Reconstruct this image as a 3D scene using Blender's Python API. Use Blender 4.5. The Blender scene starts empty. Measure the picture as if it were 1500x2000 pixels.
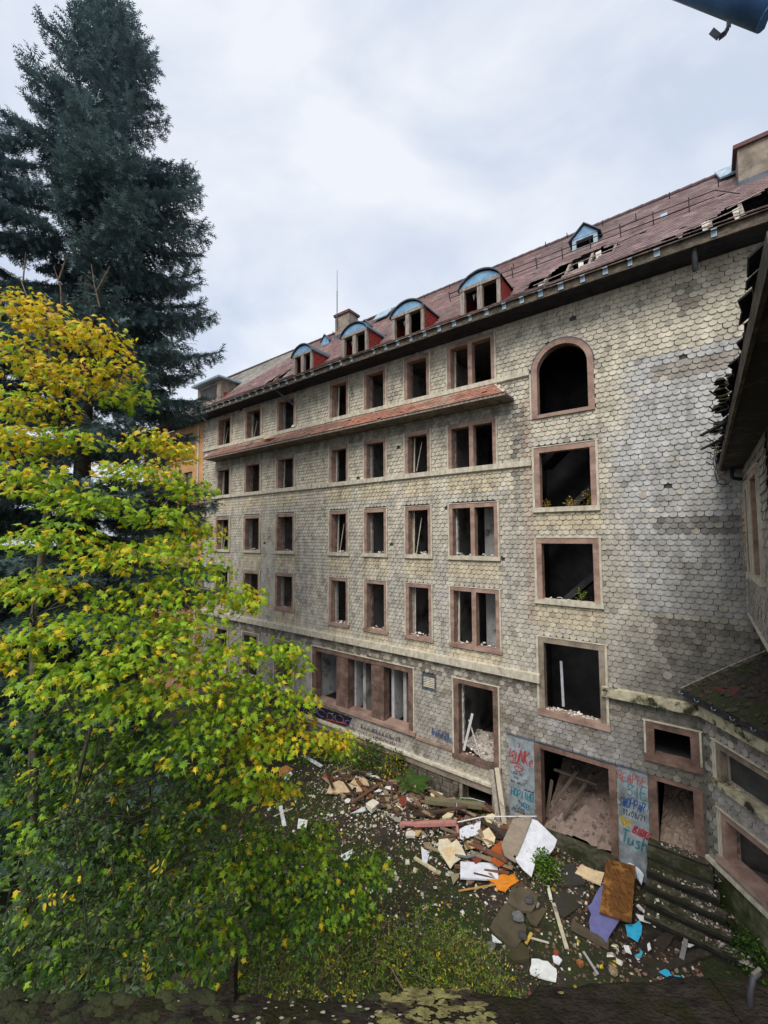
import bpy, math, random
import numpy as np
from math import radians, sin, cos, pi, sqrt, atan2
from mathutils import Vector, Matrix

# ------------------------------------------------------------------ camera, sky, sun, exposure
SC = bpy.context.scene
ZC = 9.9                                   # eye height above the courtyard
PITCH, ROLL, AZ = radians(3.375), radians(-0.246), radians(37.39)
FPX = 815.0                                # focal length in pixels of the 1500 px wide photograph
cam = bpy.data.cameras.new('camera'); cam_o = bpy.data.objects.new('camera', cam)
SC.collection.objects.link(cam_o); SC.camera = cam_o
cam.sensor_fit = 'HORIZONTAL'; cam.sensor_width = 36.0; cam.lens = 36.0 * FPX / 1500.0
cam.clip_start = 0.05; cam.clip_end = 1500
cam_o.matrix_world = Matrix.Translation((0, 0, ZC)) @ Matrix.Rotation(pi / 2 + PITCH, 4, 'X') @ Matrix.Rotation(ROLL, 4, 'Z')

SUN_EL, SUN_AZ = radians(52), radians(205)   # azimuth of the sun measured from +Y towards +X
world = bpy.data.worlds.new('World'); SC.world = world; world.use_nodes = True
wn, wl = world.node_tree.nodes, world.node_tree.links
wn.clear()
w_out = wn.new('ShaderNodeOutputWorld'); w_bg = wn.new('ShaderNodeBackground')
w_sky = wn.new('ShaderNodeTexSky'); w_sky.sky_type = 'NISHITA'; w_sky.sun_disc = False
w_sky.sun_elevation = SUN_EL; w_sky.sun_rotation = SUN_AZ
w_sky.air_density = 1.0; w_sky.dust_density = 2.0
w_tc = wn.new('ShaderNodeTexCoord')
w_map = wn.new('ShaderNodeMapping'); w_map.inputs['Scale'].default_value = (1.0, 1.0, 1.9)
w_no = wn.new('ShaderNodeTexNoise'); w_no.inputs['Scale'].default_value = 2.3; w_no.inputs['Detail'].default_value = 7
w_no.inputs['Roughness'].default_value = 0.52; w_no.inputs['Distortion'].default_value = 0.35
w_cr = wn.new('ShaderNodeValToRGB')
w_cr.color_ramp.elements[0].position = 0.38; w_cr.color_ramp.elements[0].color = (3.45, 3.80, 4.45, 1)
w_cr.color_ramp.elements[1].position = 0.62; w_cr.color_ramp.elements[1].color = (4.95, 5.08, 5.28, 1)
w_mx = wn.new('ShaderNodeMixRGB'); w_mx.inputs[0].default_value = 0.82
wl.new(w_tc.outputs['Generated'], w_map.inputs[0]); wl.new(w_map.outputs[0], w_no.inputs['Vector'])
wl.new(w_no.outputs['Fac'], w_cr.inputs[0]); wl.new(w_sky.outputs[0], w_mx.inputs[1]); wl.new(w_cr.outputs[0], w_mx.inputs[2])
wl.new(w_mx.outputs[0], w_bg.inputs['Color']); w_bg.inputs['Strength'].default_value = 0.10
wl.new(w_bg.outputs[0], w_out.inputs['Surface'])

sun = bpy.data.lights.new('sun', 'SUN'); sun.energy = 1.5; sun.angle = radians(32); sun.color = (1.0, 0.97, 0.92)
sun_o = bpy.data.objects.new('sun', sun); SC.collection.objects.link(sun_o)
sd = Vector((sin(SUN_AZ) * cos(SUN_EL), cos(SUN_AZ) * cos(SUN_EL), sin(SUN_EL)))
sun_o.rotation_euler = sd.to_track_quat('Z', 'Y').to_euler()
SC.view_settings.view_transform = 'Standard'; SC.view_settings.look = 'None'
SC.view_settings.exposure = 1.05; SC.view_settings.gamma = 1.0; SC.view_settings.use_curve_mapping = False
SC.cycles.use_denoising = True
SC.cycles.max_bounces = 6; SC.cycles.diffuse_bounces = 3; SC.cycles.transparent_max_bounces = 6

# ------------------------------------------------------------------ helpers
COL = SC.collection
R = random.Random(7)
NR = np.random.default_rng(11)
H = ZC
D = 14.514                                 # eye to the plane of the long shingled facade
DV = np.array([cos(AZ), -sin(AZ)]); NV = np.array([sin(AZ), cos(AZ)])

def ray(x, y):
    """direction of a pixel of the photograph in the world (used to survey where things stand)"""
    u, v = (x - 750) / FPX, (y - 1000) / FPX
    c, s = cos(-ROLL), sin(-ROLL); u, v = u * c - v * s, u * s + v * c
    return Vector((u, cos(PITCH) + v * sin(PITCH), sin(PITCH) - v * cos(PITCH)))
def at(x, y, Y):
    r = ray(x, y); k = Y / r.y
    return Vector((r.x * k, Y, H + r.z * k))
def on_plane(x, y, p0, nrm):
    r = ray(x, y); o = Vector((0, 0, H)); k = (Vector(p0) - o).dot(nrm) / r.dot(nrm)
    return o + r * k
def wfac(s, y, z):
    p = NV * D + s * DV + y * NV
    return Vector((p[0], p[1], z + H))

def tag(o, label=None, cat=None, group=None, kind=None):
    if label: o['label'] = label
    if cat: o['category'] = cat
    if group: o['group'] = group
    if kind: o['kind'] = kind
    elif cat: o['kind'] = 'thing'
    return o
def empty(name, loc, rz=0.0):
    o = bpy.data.objects.new(name, None); COL.objects.link(o)
    o.location = loc; o.rotation_euler = (0, 0, rz); o.empty_display_size = 0.2
    return o
def link(name, me, parent=None):
    o = bpy.data.objects.new(name, me); COL.objects.link(o); o.parent = parent
    return o

class MB:
    """collects geometry for one mesh object"""
    def __init__(s): s.v = []; s.f = []; s.m = []; s.sm = []
    def add(s, vs, fs, mi=0, smooth=False):
        b = len(s.v); s.v += [tuple(p) for p in vs]
        for f in fs: s.f.append(tuple(b + i for i in f)); s.m.append(mi); s.sm.append(smooth)
    def box(s, x0, x1, y0, y1, z0, z1, mi=0):
        s.add([(x0,y0,z0),(x1,y0,z0),(x1,y1,z0),(x0,y1,z0),(x0,y0,z1),(x1,y0,z1),(x1,y1,z1),(x0,y1,z1)],
              [(0,3,2,1),(4,5,6,7),(0,1,5,4),(1,2,6,5),(2,3,7,6),(3,0,4,7)], mi)
    def wbox(s, x0, x1, y0, y1, z0, z1, j=0.01, mi=0):
        """box with slightly uneven corners"""
        q = lambda: R.uniform(-j, j)
        P = [(x0,y0,z0),(x1,y0,z0),(x1,y1,z0),(x0,y1,z0),(x0,y0,z1),(x1,y0,z1),(x1,y1,z1),(x0,y1,z1)]
        s.add([(a+q(), b+q(), c+q()) for a, b, c in P], [(0,3,2,1),(4,5,6,7),(0,1,5,4),(1,2,6,5),(2,3,7,6),(3,0,4,7)], mi)
    def prism(s, pts, off, mi=0, mi_side=None):
        """polygon pts (3-d, in one plane) pushed along off"""
        n = len(pts); off = Vector(off); a = [Vector(p) for p in pts]; b = [p + off for p in a]
        s.add(a + b, [tuple(range(n))[::-1], tuple(range(n, 2 * n))], mi)
        s.add(a + b, [(i, (i+1) % n, n + (i+1) % n, n + i) for i in range(n)], mi if mi_side is None else mi_side)
    def bar(s, a, b, w, h, up=(0, 0, 1), mi=0):
        a, b = Vector(a), Vector(b); t = (b - a).normalized(); u = Vector(up)
        x = t.cross(u)
        if x.length < 1e-4: x = t.cross(Vector((1, 0, 0)))
        x.normalize(); z = x.cross(t).normalized()
        P = []
        for p in (a, b):
            for i, j in ((-1,-1),(1,-1),(1,1),(-1,1)): P.append(p + x * (i*w/2) + z * (j*h/2))
        s.add(P, [(0,1,2,3),(7,6,5,4),(0,4,5,1),(1,5,6,2),(2,6,7,3),(3,7,4,0)], mi)
    def tube(s, pts, rad, n=6, mi=0, caps=True):
        pts = [Vector(p) for p in pts]; m = len(pts)
        if not hasattr(rad, '__len__'): rad = [rad] * m
        vs = []; prev = None
        for i, p in enumerate(pts):
            t = (pts[min(i+1, m-1)] - pts[max(i-1, 0)]).normalized()
            if prev is None:
                x = t.cross(Vector((0.3, 0.2, 1)));  x = x if x.length > 1e-3 else t.cross(Vector((1, 0, 0)))
            else: x = prev - t * prev.dot(t)
            x.normalize(); prev = x; y = t.cross(x)
            for k in range(n):
                a = 2 * pi * k / n; vs.append(p + (x * cos(a) + y * sin(a)) * rad[i])
        fs = [(i*n+k, i*n+(k+1) % n, (i+1)*n+(k+1) % n, (i+1)*n+k) for i in range(m-1) for k in range(n)]
        s.add(vs, fs, mi, True)
        if caps: s.add(vs, [tuple(range(n))[::-1], tuple(range((m-1)*n, m*n))], mi)
    def mesh(s, name, mats):
        me = bpy.data.meshes.new(name); me.from_pydata([tuple(v) for v in s.v], [], s.f)
        for m in (mats if isinstance(mats, (list, tuple)) else [mats]): me.materials.append(m)
        me.polygons.foreach_set('material_index', s.m); me.polygons.foreach_set('use_smooth', s.sm)
        me.update(); return me
    def build(s, name, mats, parent=None): return link(name, s.mesh(name, mats), parent)

def bulk_mesh(name, V, faces_n, LI, mats, cols=None, smooth=False):
    """V (n,3) float, LI flat loop indices, faces_n vertices per face (constant or array)"""
    me = bpy.data.meshes.new(name); V = np.asarray(V, np.float32); LI = np.asarray(LI, np.int32)
    if np.isscalar(faces_n): tot = np.full(len(LI) // faces_n, faces_n, np.int32)
    else: tot = np.asarray(faces_n, np.int32)
    st = np.concatenate([[0], np.cumsum(tot)[:-1]]).astype(np.int32)
    me.vertices.add(len(V)); me.vertices.foreach_set('co', V.ravel())
    me.loops.add(len(LI)); me.loops.foreach_set('vertex_index', LI)
    me.polygons.add(len(tot)); me.polygons.foreach_set('loop_start', st)
    me.polygons.foreach_set('use_smooth', np.full(len(tot), bool(smooth)))
    if cols is not None:
        a = me.color_attributes.new('Col', 'FLOAT_COLOR', 'POINT')
        c4 = np.ones((len(V), 4), np.float32); c4[:, :3] = cols; a.data.foreach_set('color', c4.ravel())
    for m in (mats if isinstance(mats, (list, tuple)) else [mats]): me.materials.append(m)
    me.update(calc_edges=True); return me

def scatter_mesh(name, TV, TF, M, P, C, mat):
    """copies of a small template (TV verts, TF list of faces) with 3x3 matrices M, positions P, colours C, in one mesh"""
    TV = np.asarray(TV, np.float32); N, k = len(P), len(TV)
    V = np.einsum('nij,kj->nki', M, TV) + P[:, None, :]
    li = np.concatenate([np.array(f, np.int32) for f in TF]); tn = np.array([len(f) for f in TF], np.int32)
    LI = (np.arange(N, dtype=np.int32)[:, None] * k + li[None, :]).ravel()
    cols = None if C is None else np.repeat(C, k, axis=0)
    return bulk_mesh(name, V.reshape(-1, 3), np.tile(tn, N), LI, mat, cols)

def frames(Y, Z):
    """orthonormal frames (n,3,3) with columns x,y,z from directions y (kept) and z (made square to y)"""
    Y = Y / np.linalg.norm(Y, axis=1, keepdims=True)
    X = np.cross(Y, Z); X /= np.maximum(np.linalg.norm(X, axis=1, keepdims=True), 1e-6)
    Z = np.cross(X, Y)
    return np.stack([X, Y, Z], axis=2)

# ------------------------------------------------------------------ materials
def srgb(r, g, b):
    f = lambda c: (c / 255 / 12.92) if c / 255 <= 0.04045 else ((c / 255 + 0.055) / 1.055) ** 2.4
    return (f(r), f(g), f(b))
def pmat(name, c1, c2=None, scale=6.0, rough=0.85, bump=0.25, bscale=None, detail=6, attr=None, stretch=(1, 1, 1),
         stain=None, stain_scale=1.2, stain_lo=0.52, stain_hi=0.64, stain_stretch=(1, 1, 1), spec=0.25, metal=0.0, translucent=0.0, contrast=1.0, objcol=False, bdist=0.02):
    """two colours mixed by noise (or the colour attribute varied by noise), optional stains, fine relief"""
    m = bpy.data.materials.new(name); m.use_nodes = True; nt = m.node_tree; N, L = nt.nodes, nt.links; N.clear()
    out = N.new('ShaderNodeOutputMaterial'); b = N.new('ShaderNodeBsdfPrincipled')
    b.inputs['Roughness'].default_value = rough; b.inputs['Specular IOR Level'].default_value = spec; b.inputs['Metallic'].default_value = metal
    geo = N.new('ShaderNodeNewGeometry'); mp = N.new('ShaderNodeMapping'); mp.inputs['Scale'].default_value = stretch
    L.new(geo.outputs['Position'], mp.inputs[0])
    no = N.new('ShaderNodeTexNoise'); no.inputs['Scale'].default_value = scale; no.inputs['Detail'].default_value = detail
    no.inputs['Roughness'].default_value = 0.62
    L.new(mp.outputs[0], no.inputs['Vector'])
    if c2 is None: c2 = tuple(x * 0.68 for x in c1)
    if attr or objcol:
        if attr: at_ = N.new('ShaderNodeAttribute'); at_.attribute_name = attr; src = at_.outputs['Color']
        else: oi = N.new('ShaderNodeObjectInfo'); src = oi.outputs['Color']
        mr = N.new('ShaderNodeMapRange'); mr.inputs['From Min'].default_value = 0.3; mr.inputs['From Max'].default_value = 0.7
        mr.inputs['To Min'].default_value = 1 - 0.38 * contrast; mr.inputs['To Max'].default_value = 1 + 0.22 * contrast
        L.new(no.outputs['Fac'], mr.inputs['Value'])
        vm = N.new('ShaderNodeVectorMath'); vm.operation = 'SCALE'; L.new(src, vm.inputs[0]); L.new(mr.outputs[0], vm.inputs['Scale'])
        col = vm.outputs[0]
    else:
        cr = N.new('ShaderNodeValToRGB'); cr.color_ramp.elements[0].position = 0.36; cr.color_ramp.elements[1].position = 0.64
        cr.color_ramp.elements[0].color = (*c2, 1); cr.color_ramp.elements[1].color = (*c1, 1)
        L.new(no.outputs['Fac'], cr.inputs[0]); col = cr.outputs[0]
    if stain is not None:
        mp2 = N.new('ShaderNodeMapping'); mp2.inputs['Scale'].default_value = stain_stretch; L.new(geo.outputs['Position'], mp2.inputs[0])
        n2 = N.new('ShaderNodeTexNoise'); n2.inputs['Scale'].default_value = stain_scale; n2.inputs['Detail'].default_value = 8; n2.inputs['Roughness'].default_value = 0.66
        L.new(mp2.outputs[0], n2.inputs['Vector'])
        m2 = N.new('ShaderNodeMapRange'); m2.inputs['From Min'].default_value = stain_lo; m2.inputs['From Max'].default_value = stain_hi
        m2.clamp = True; L.new(n2.outputs['Fac'], m2.inputs['Value'])
        mx = N.new('ShaderNodeMixRGB'); L.new(m2.outputs[0], mx.inputs[0]); L.new(col, mx.inputs[1]); mx.inputs[2].default_value = (*stain, 1)
        col = mx.outputs[0]
    L.new(col, b.inputs['Base Color'])
    if bump:
        n3 = N.new('ShaderNodeTexNoise'); n3.inputs['Scale'].default_value = bscale or scale * 3; n3.inputs['Detail'].default_value = 5
        L.new(mp.outputs[0], n3.inputs['Vector'])
        bp = N.new('ShaderNodeBump'); bp.inputs['Strength'].default_value = bump; bp.inputs['Distance'].default_value = bdist
        L.new(n3.outputs['Fac'], bp.inputs['Height']); L.new(bp.outputs[0], b.inputs['Normal'])
    if translucent:
        tr = N.new('ShaderNodeBsdfTranslucent'); L.new(col, tr.inputs['Color']); ms = N.new('ShaderNodeMixShader'); ms.inputs[0].default_value = translucent
        L.new(b.outputs[0], ms.inputs[1]); L.new(tr.outputs[0], ms.inputs[2]); L.new(ms.outputs[0], out.inputs[0])
    else: L.new(b.outputs[0], out.inputs[0])
    return m

M = {}
M['shingle'] = pmat('fibre cement shingle', (1, 1, 1), attr='Col', scale=3.2, stretch=(1, 1, 0.6), bump=0.2, bscale=40, rough=0.9,
                    stain=(0.15, 0.13, 0.105), stain_scale=2.2, stain_lo=0.55, stain_hi=0.80, stain_stretch=(1.3, 1.3, 0.28))
M['shingle_obj'] = pmat('fibre cement shingle single', (1, 1, 1), objcol=True, scale=3.2, stretch=(1, 1, 0.6), bump=0.2, bscale=40, rough=0.9,
                    stain=(0.15, 0.13, 0.105), stain_scale=2.2, stain_lo=0.55, stain_hi=0.80, stain_stretch=(1.3, 1.3, 0.28))
M['sheath'] = pmat('dark sheathing', (0.09, 0.08, 0.07), (0.05, 0.045, 0.04), scale=4)
M['reveal'] = pmat('broken plaster and brick', (0.42, 0.39, 0.34), (0.23, 0.12, 0.085), scale=5.5, bump=0.8, bscale=9, stain=(0.12, 0.1, 0.085), stain_scale=3)
M['stone'] = pmat('red sandstone', srgb(170, 142, 127), srgb(130, 104, 93), scale=2.2, stretch=(1, 1, 1.6), bump=0.35, bscale=30, stain=srgb(150, 138, 122), stain_scale=1.6, stain_lo=0.55, stain_hi=0.75)
M['stone_dirty'] = pmat('grimy red sandstone', srgb(134, 108, 96), srgb(94, 74, 65), scale=2.6, bump=0.4, bscale=30, stain=srgb(74, 66, 56), stain_scale=1.8, stain_lo=0.5, stain_hi=0.7)
M['stone_grey'] = pmat('weathered sandstone', srgb(150, 138, 122), srgb(112, 98, 86), scale=2.5, bump=0.35, bscale=30, stain=(0.06, 0.05, 0.045), stain_scale=1.8, stain_lo=0.58, stain_hi=0.75)
M['trim'] = pmat('weathered white trim', srgb(206, 198, 178), srgb(168, 160, 142), scale=7, stretch=(1, 1, 0.5), bump=0.2, bscale=50, stain=(0.1, 0.095, 0.08), stain_scale=3.0, stain_lo=0.6, stain_hi=0.74, stain_stretch=(1, 1, 0.35))
M['trim_moss'] = pmat('mossy stone band', srgb(198, 190, 162), srgb(150, 142, 116), scale=4, bump=0.4, bscale=30, stain=(0.035, 0.038, 0.018), stain_scale=2.6, stain_lo=0.5, stain_hi=0.6)
M['plaster_in'] = pmat('dirty interior plaster', (0.50, 0.48, 0.45), (0.33, 0.31, 0.29), scale=1.3, bump=0.3, stain=(0.05, 0.045, 0.04), stain_scale=0.9, stain_lo=0.5, stain_hi=0.7)
M['deep_shade'] = pmat('shade-dark interior plaster', (0.06, 0.058, 0.06), (0.03, 0.03, 0.032), scale=1.5, bump=0.3)  # shade of deep rooms and openings put into the plaster colour
M['floor_in'] = pmat('rubble strewn floor', (0.2, 0.18, 0.16), (0.1, 0.09, 0.08), scale=5, bump=0.6)
M['roof_tile'] = pmat('red brown roof tile', (1, 1, 1), attr='Col', scale=2.0, bump=0.3, bscale=22, rough=0.8, stain=srgb(96, 84, 80), stain_scale=0.7, stain_lo=0.52, stain_hi=0.72)
M['tile_obj'] = pmat('red brown roof tile single', (1, 1, 1), objcol=True, scale=3.0, bump=0.3, bscale=22, rough=0.8, stain=srgb(120, 105, 92), stain_scale=1.4, stain_lo=0.54, stain_hi=0.7)
M['soffit'] = pmat('dark eaves boarding', srgb(54, 53, 58), srgb(34, 34, 38), scale=3, stretch=(1, 1, 1), bump=0.3)
M['soffit_light'] = pmat('grey eaves boarding', srgb(140, 128, 112), srgb(96, 86, 76), scale=3, bump=0.3)
M['gutter'] = pmat('weathered gutter wood', srgb(112, 100, 86), srgb(66, 58, 50), scale=5, stretch=(1, 1, 2), bump=0.4, stain=(0.05, 0.05, 0.04), stain_scale=2.2)
M['zinc'] = pmat('pale zinc', srgb(160, 178, 190), srgb(122, 142, 156), scale=5, rough=0.55, bump=0.1, metal=0.0, spec=0.4)
M['zinc_blue'] = pmat('blue grey zinc', srgb(126, 166, 196), srgb(96, 132, 164), scale=3, rough=0.6, bump=0.1, spec=0.4)
M['lead'] = pmat('dark lead edge', srgb(92, 100, 110), srgb(62, 68, 76), scale=6, rough=0.6, bump=0.2)
M['oldwood'] = pmat('weathered grey wood', srgb(164, 152, 140), srgb(112, 102, 94), scale=6, stretch=(3, 3, 0.5), bump=0.4, bscale=25)
M['redtile_cheek'] = pmat('red tile hanging', srgb(158, 58, 50), srgb(116, 44, 40), scale=8, bump=0.4, rough=0.8)
M['iron'] = pmat('dark rusty iron', srgb(70, 58, 56), srgb(46, 38, 38), scale=8, rough=0.7, bump=0.2)
M['chim'] = pmat('chimney render', srgb(150, 138, 124), srgb(118, 106, 94), scale=3, bump=0.4, stain=srgb(92, 86, 80), stain_scale=1.2)
M['basestone'] = pmat('rough basement stone', (1, 1, 1), attr='Col', scale=5, bump=0.7, bscale=16)
M['orange_plaster'] = pmat('orange plaster', srgb(198, 152, 108), srgb(176, 130, 90), scale=1.2, bump=0.15)
M['panel'] = pmat('pale grey door panel', srgb(150, 158, 162), srgb(112, 120, 124), scale=4, rough=0.7, bump=0.2, stain=srgb(82, 80, 70), stain_scale=2.2, stain_lo=0.52, stain_hi=0.72, stain_stretch=(1, 1, .5))
M['concrete'] = pmat('dirty concrete', srgb(120, 112, 100), srgb(84, 78, 68), scale=4, bump=0.5, stain=srgb(58, 60, 40), stain_scale=1.4)
M['step'] = pmat('mossy step stone', srgb(92, 88, 72), srgb(56, 54, 44), scale=5, bump=0.6, stain=srgb(44, 48, 26), stain_scale=2.0, stain_lo=0.45, stain_hi=0.6)
M['rubble'] = pmat('plaster rubble', (1, 1, 1), attr='Col', scale=8, bump=0.5, bscale=20)
M['bark_spruce'] = pmat('spruce bark', srgb(84, 72, 66), srgb(52, 44, 42), scale=7, bump=0.8, stretch=(1, 1, 0.4))
M['bark_maple'] = pmat('maple bark', srgb(100, 94, 80), srgb(58, 54, 46), scale=9, bump=0.5, stretch=(1, 1, 0.4), stain=srgb(70, 76, 50), stain_scale=3)
M['needle'] = pmat('spruce needles', (1, 1, 1), attr='Col', scale=1.2, bump=0, rough=0.7, translucent=0.12, contrast=0.8)
M['leaf'] = pmat('broad leaves', (1, 1, 1), attr='Col', scale=5, bump=0, rough=0.5, translucent=0.45, contrast=0.55, spec=0.35)
M['twig'] = pmat('bare twigs', srgb(126, 104, 84), srgb(84, 68, 56), scale=10, bump=0.2)
M['darkglass'] = pmat('dirty window glass', (0.03, 0.035, 0.035), (0.05, 0.055, 0.05), scale=3, rough=0.15, bump=0.05, spec=0.5)
M['cable'] = pmat('old cable', srgb(190, 164, 120), srgb(150, 126, 92), scale=8, bump=0)
M['cable_blue'] = pmat('grey blue cable', srgb(128, 144, 168), srgb(100, 116, 140), scale=8, bump=0)
M['blackpipe'] = pmat('dark pipe', srgb(54, 54, 58), srgb(34, 34, 38), scale=6, rough=0.6, bump=0.1)
_cm = {}
def cmat(rgb, rough=0.75, bump=0.25, stain=None, key='board', lo=0.58, hi=0.7, ss=2.5):
    k = (rgb, rough, bump, stain, lo)
    if k not in _cm:
        c = srgb(*rgb)
        _cm[k] = pmat(f'{key} {len(_cm)}', c, tuple(x * 0.78 for x in c), scale=6, rough=rough, bump=bump, bscale=30,
                      stain=stain if stain else srgb(84, 76, 62), stain_scale=ss, stain_lo=lo, stain_hi=hi)
    return _cm[k]
M['pale_plaster'] = pmat('pale flaking plaster', (.62, .6, .55), (.4, .37, .33), scale=6, bump=.5, stain=(.2, .13, .1), stain_scale=4, stain_lo=.56, stain_hi=.68)
# ------------------------------------------------------------------ walls clad in shingles
SH_W, SH_C = 0.2, 0.16
_px = [(-.098, .2), (.098, .2), (.098, .082), (.090, .042), (.068, .015), (.038, 0), (-.038, 0), (-.068, .015), (-.090, .042), (-.098, .082)]
SH_V = [(x, -0.046 + 0.165 * z, z) for x, z in _px] + [(x, -0.046 + 0.165 * z + 0.024, z + 0.004) for x, z in _px[2:]]
SH_F = [tuple(range(10))[::-1]] + [(2 + i, 3 + i, 11 + i, 10 + i) for i in range(7)]
_me = bpy.data.meshes.new('shingle'); _me.from_pydata(SH_V, [], SH_F); _me.materials.append(M['shingle_obj']); _me.update()
SHINGLE = _me

def shingle_field(root, s0, s1, z0, z1, blocked, colfn, single=None, miss=0.0008, flat_rows=()):
    """fish-scale shingles on the plane y=0 of root; single(list) picks those that become objects of their own"""
    items = []
    k = 0; z = z0
    while z < z1 - 0.05:
        s = s0 + (0.5 * SH_W if k % 2 else 0.0) + SH_W * 0.5 * 0.2
        while s < s1:
            zc = z + 0.08
            if not blocked(s, zc) and R.random() > miss:
                c = colfn(s, zc - H)
                items.append((s + R.uniform(-.006, .006), z + R.uniform(-.006, .006), R.gauss(0, .026), c, R.uniform(0, .011)))
            s += SH_W
        z += SH_C; k += 1
    pick = set(single(items)) if single else set()
    rest = [it for i, it in enumerate(items) if i not in pick]
    for i in sorted(pick):
        s, z, r, c, dy = items[i]
        o = link('shingle', SHINGLE, root); o.location = (s, -dy, z); o.rotation_euler = (0, r, 0); o.color = (*c, 1)
    n = len(rest)
    A = np.array([[it[0], -it[4], it[1]] for it in rest], np.float32); rr = np.array([it[2] for it in rest])
    Mx = np.zeros((n, 3, 3), np.float32); cr, sr = np.cos(rr), np.sin(rr)
    Mx[:, 0, 0] = cr; Mx[:, 0, 2] = sr; Mx[:, 1, 1] = 1; Mx[:, 2, 0] = -sr; Mx[:, 2, 2] = cr
    Cc = np.array([it[3] for it in rest], np.float32)
    o = link('shingle_cladding', scatter_mesh('shingle_cladding', SH_V, SH_F, Mx, A, Cc, M['shingle']), root)
    o['kind'] = 'stuff'
    return o

def wall(root, name, s0, s1, z0, z1, holes, th=0.46, mats=None, y0=0.0):
    """wall slab with rectangular holes (s0,s1,z0,z1); slot 0 the outer face, slot 1 the reveals"""
    S = sorted({s0, s1, *[h[0] for h in holes], *[h[1] for h in holes]}); S = [s for s in S if s0 <= s <= s1]
    Z = sorted({z0, z1, *[h[2] for h in holes], *[h[3] for h in holes]}); Z = [z for z in Z if z0 <= z <= z1]
    ins = lambda s, z: any(h[0] < s < h[1] and h[2] < z < h[3] for h in holes)
    mb = MB()
    for i in range(len(S) - 1):
        for j in range(len(Z) - 1):
            a, b, c, d = S[i], S[i+1], Z[j], Z[j+1]
            if ins((a+b)/2, (c+d)/2): continue
            mb.add([(a,y0,c),(b,y0,c),(b,y0,d),(a,y0,d)], [(0,1,2,3)], 0)
            mb.add([(a,y0+th,c),(b,y0+th,c),(b,y0+th,d),(a,y0+th,d)], [(3,2,1,0)], 2)
    for h in holes:
        a, b, c, d = h[:4]
        mb.add([(a,y0,c),(b,y0,c),(b,y0,d),(a,y0,d),(a,y0+th,c),(b,y0+th,c),(b,y0+th,d),(a,y0+th,d)],
               [(0,3,7,4),(1,5,6,2),(0,4,5,1),(3,2,6,7)], 1)
    mb.add([(s0,y0,z0),(s0,y0+th,z0),(s0,y0+th,z1),(s0,y0,z1),(s1,y0,z0),(s1,y0+th,z0),(s1,y0+th,z1),(s1,y0,z1)],
           [(0,1,2,3),(7,6,5,4),(3,2,6,7),(0,4,5,1)], 0)
    return mb.build(name, mats or [M['sheath'], M['reveal'], M['plaster_in']], root)

def ragged(mb, s, za, zb, y0, y1, w, mi=0, side=1):
    """a broken plaster edge standing in a reveal"""
    n = max(4, int((zb - za) / 0.11)); P = []
    for i in range(n + 1):
        z = za + (zb - za) * i / n; P.append((z, w * R.uniform(0.94, 1.05)))
    for i in range(n):
        (za_, wa), (zb_, wb) = P[i], P[i+1]
        mb.add([(s,y0,za_),(s+side*wa,y0+.02,za_),(s+side*wb,y0+.02,zb_),(s,y0,zb_),(s,y1,za_),(s+side*wa*.9,y1,za_),(s+side*wb*.9,y1,zb_),(s,y1,zb_)],
               [(0,1,2,3),(1,5,6,2),(4,7,6,5)], mi)

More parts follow.
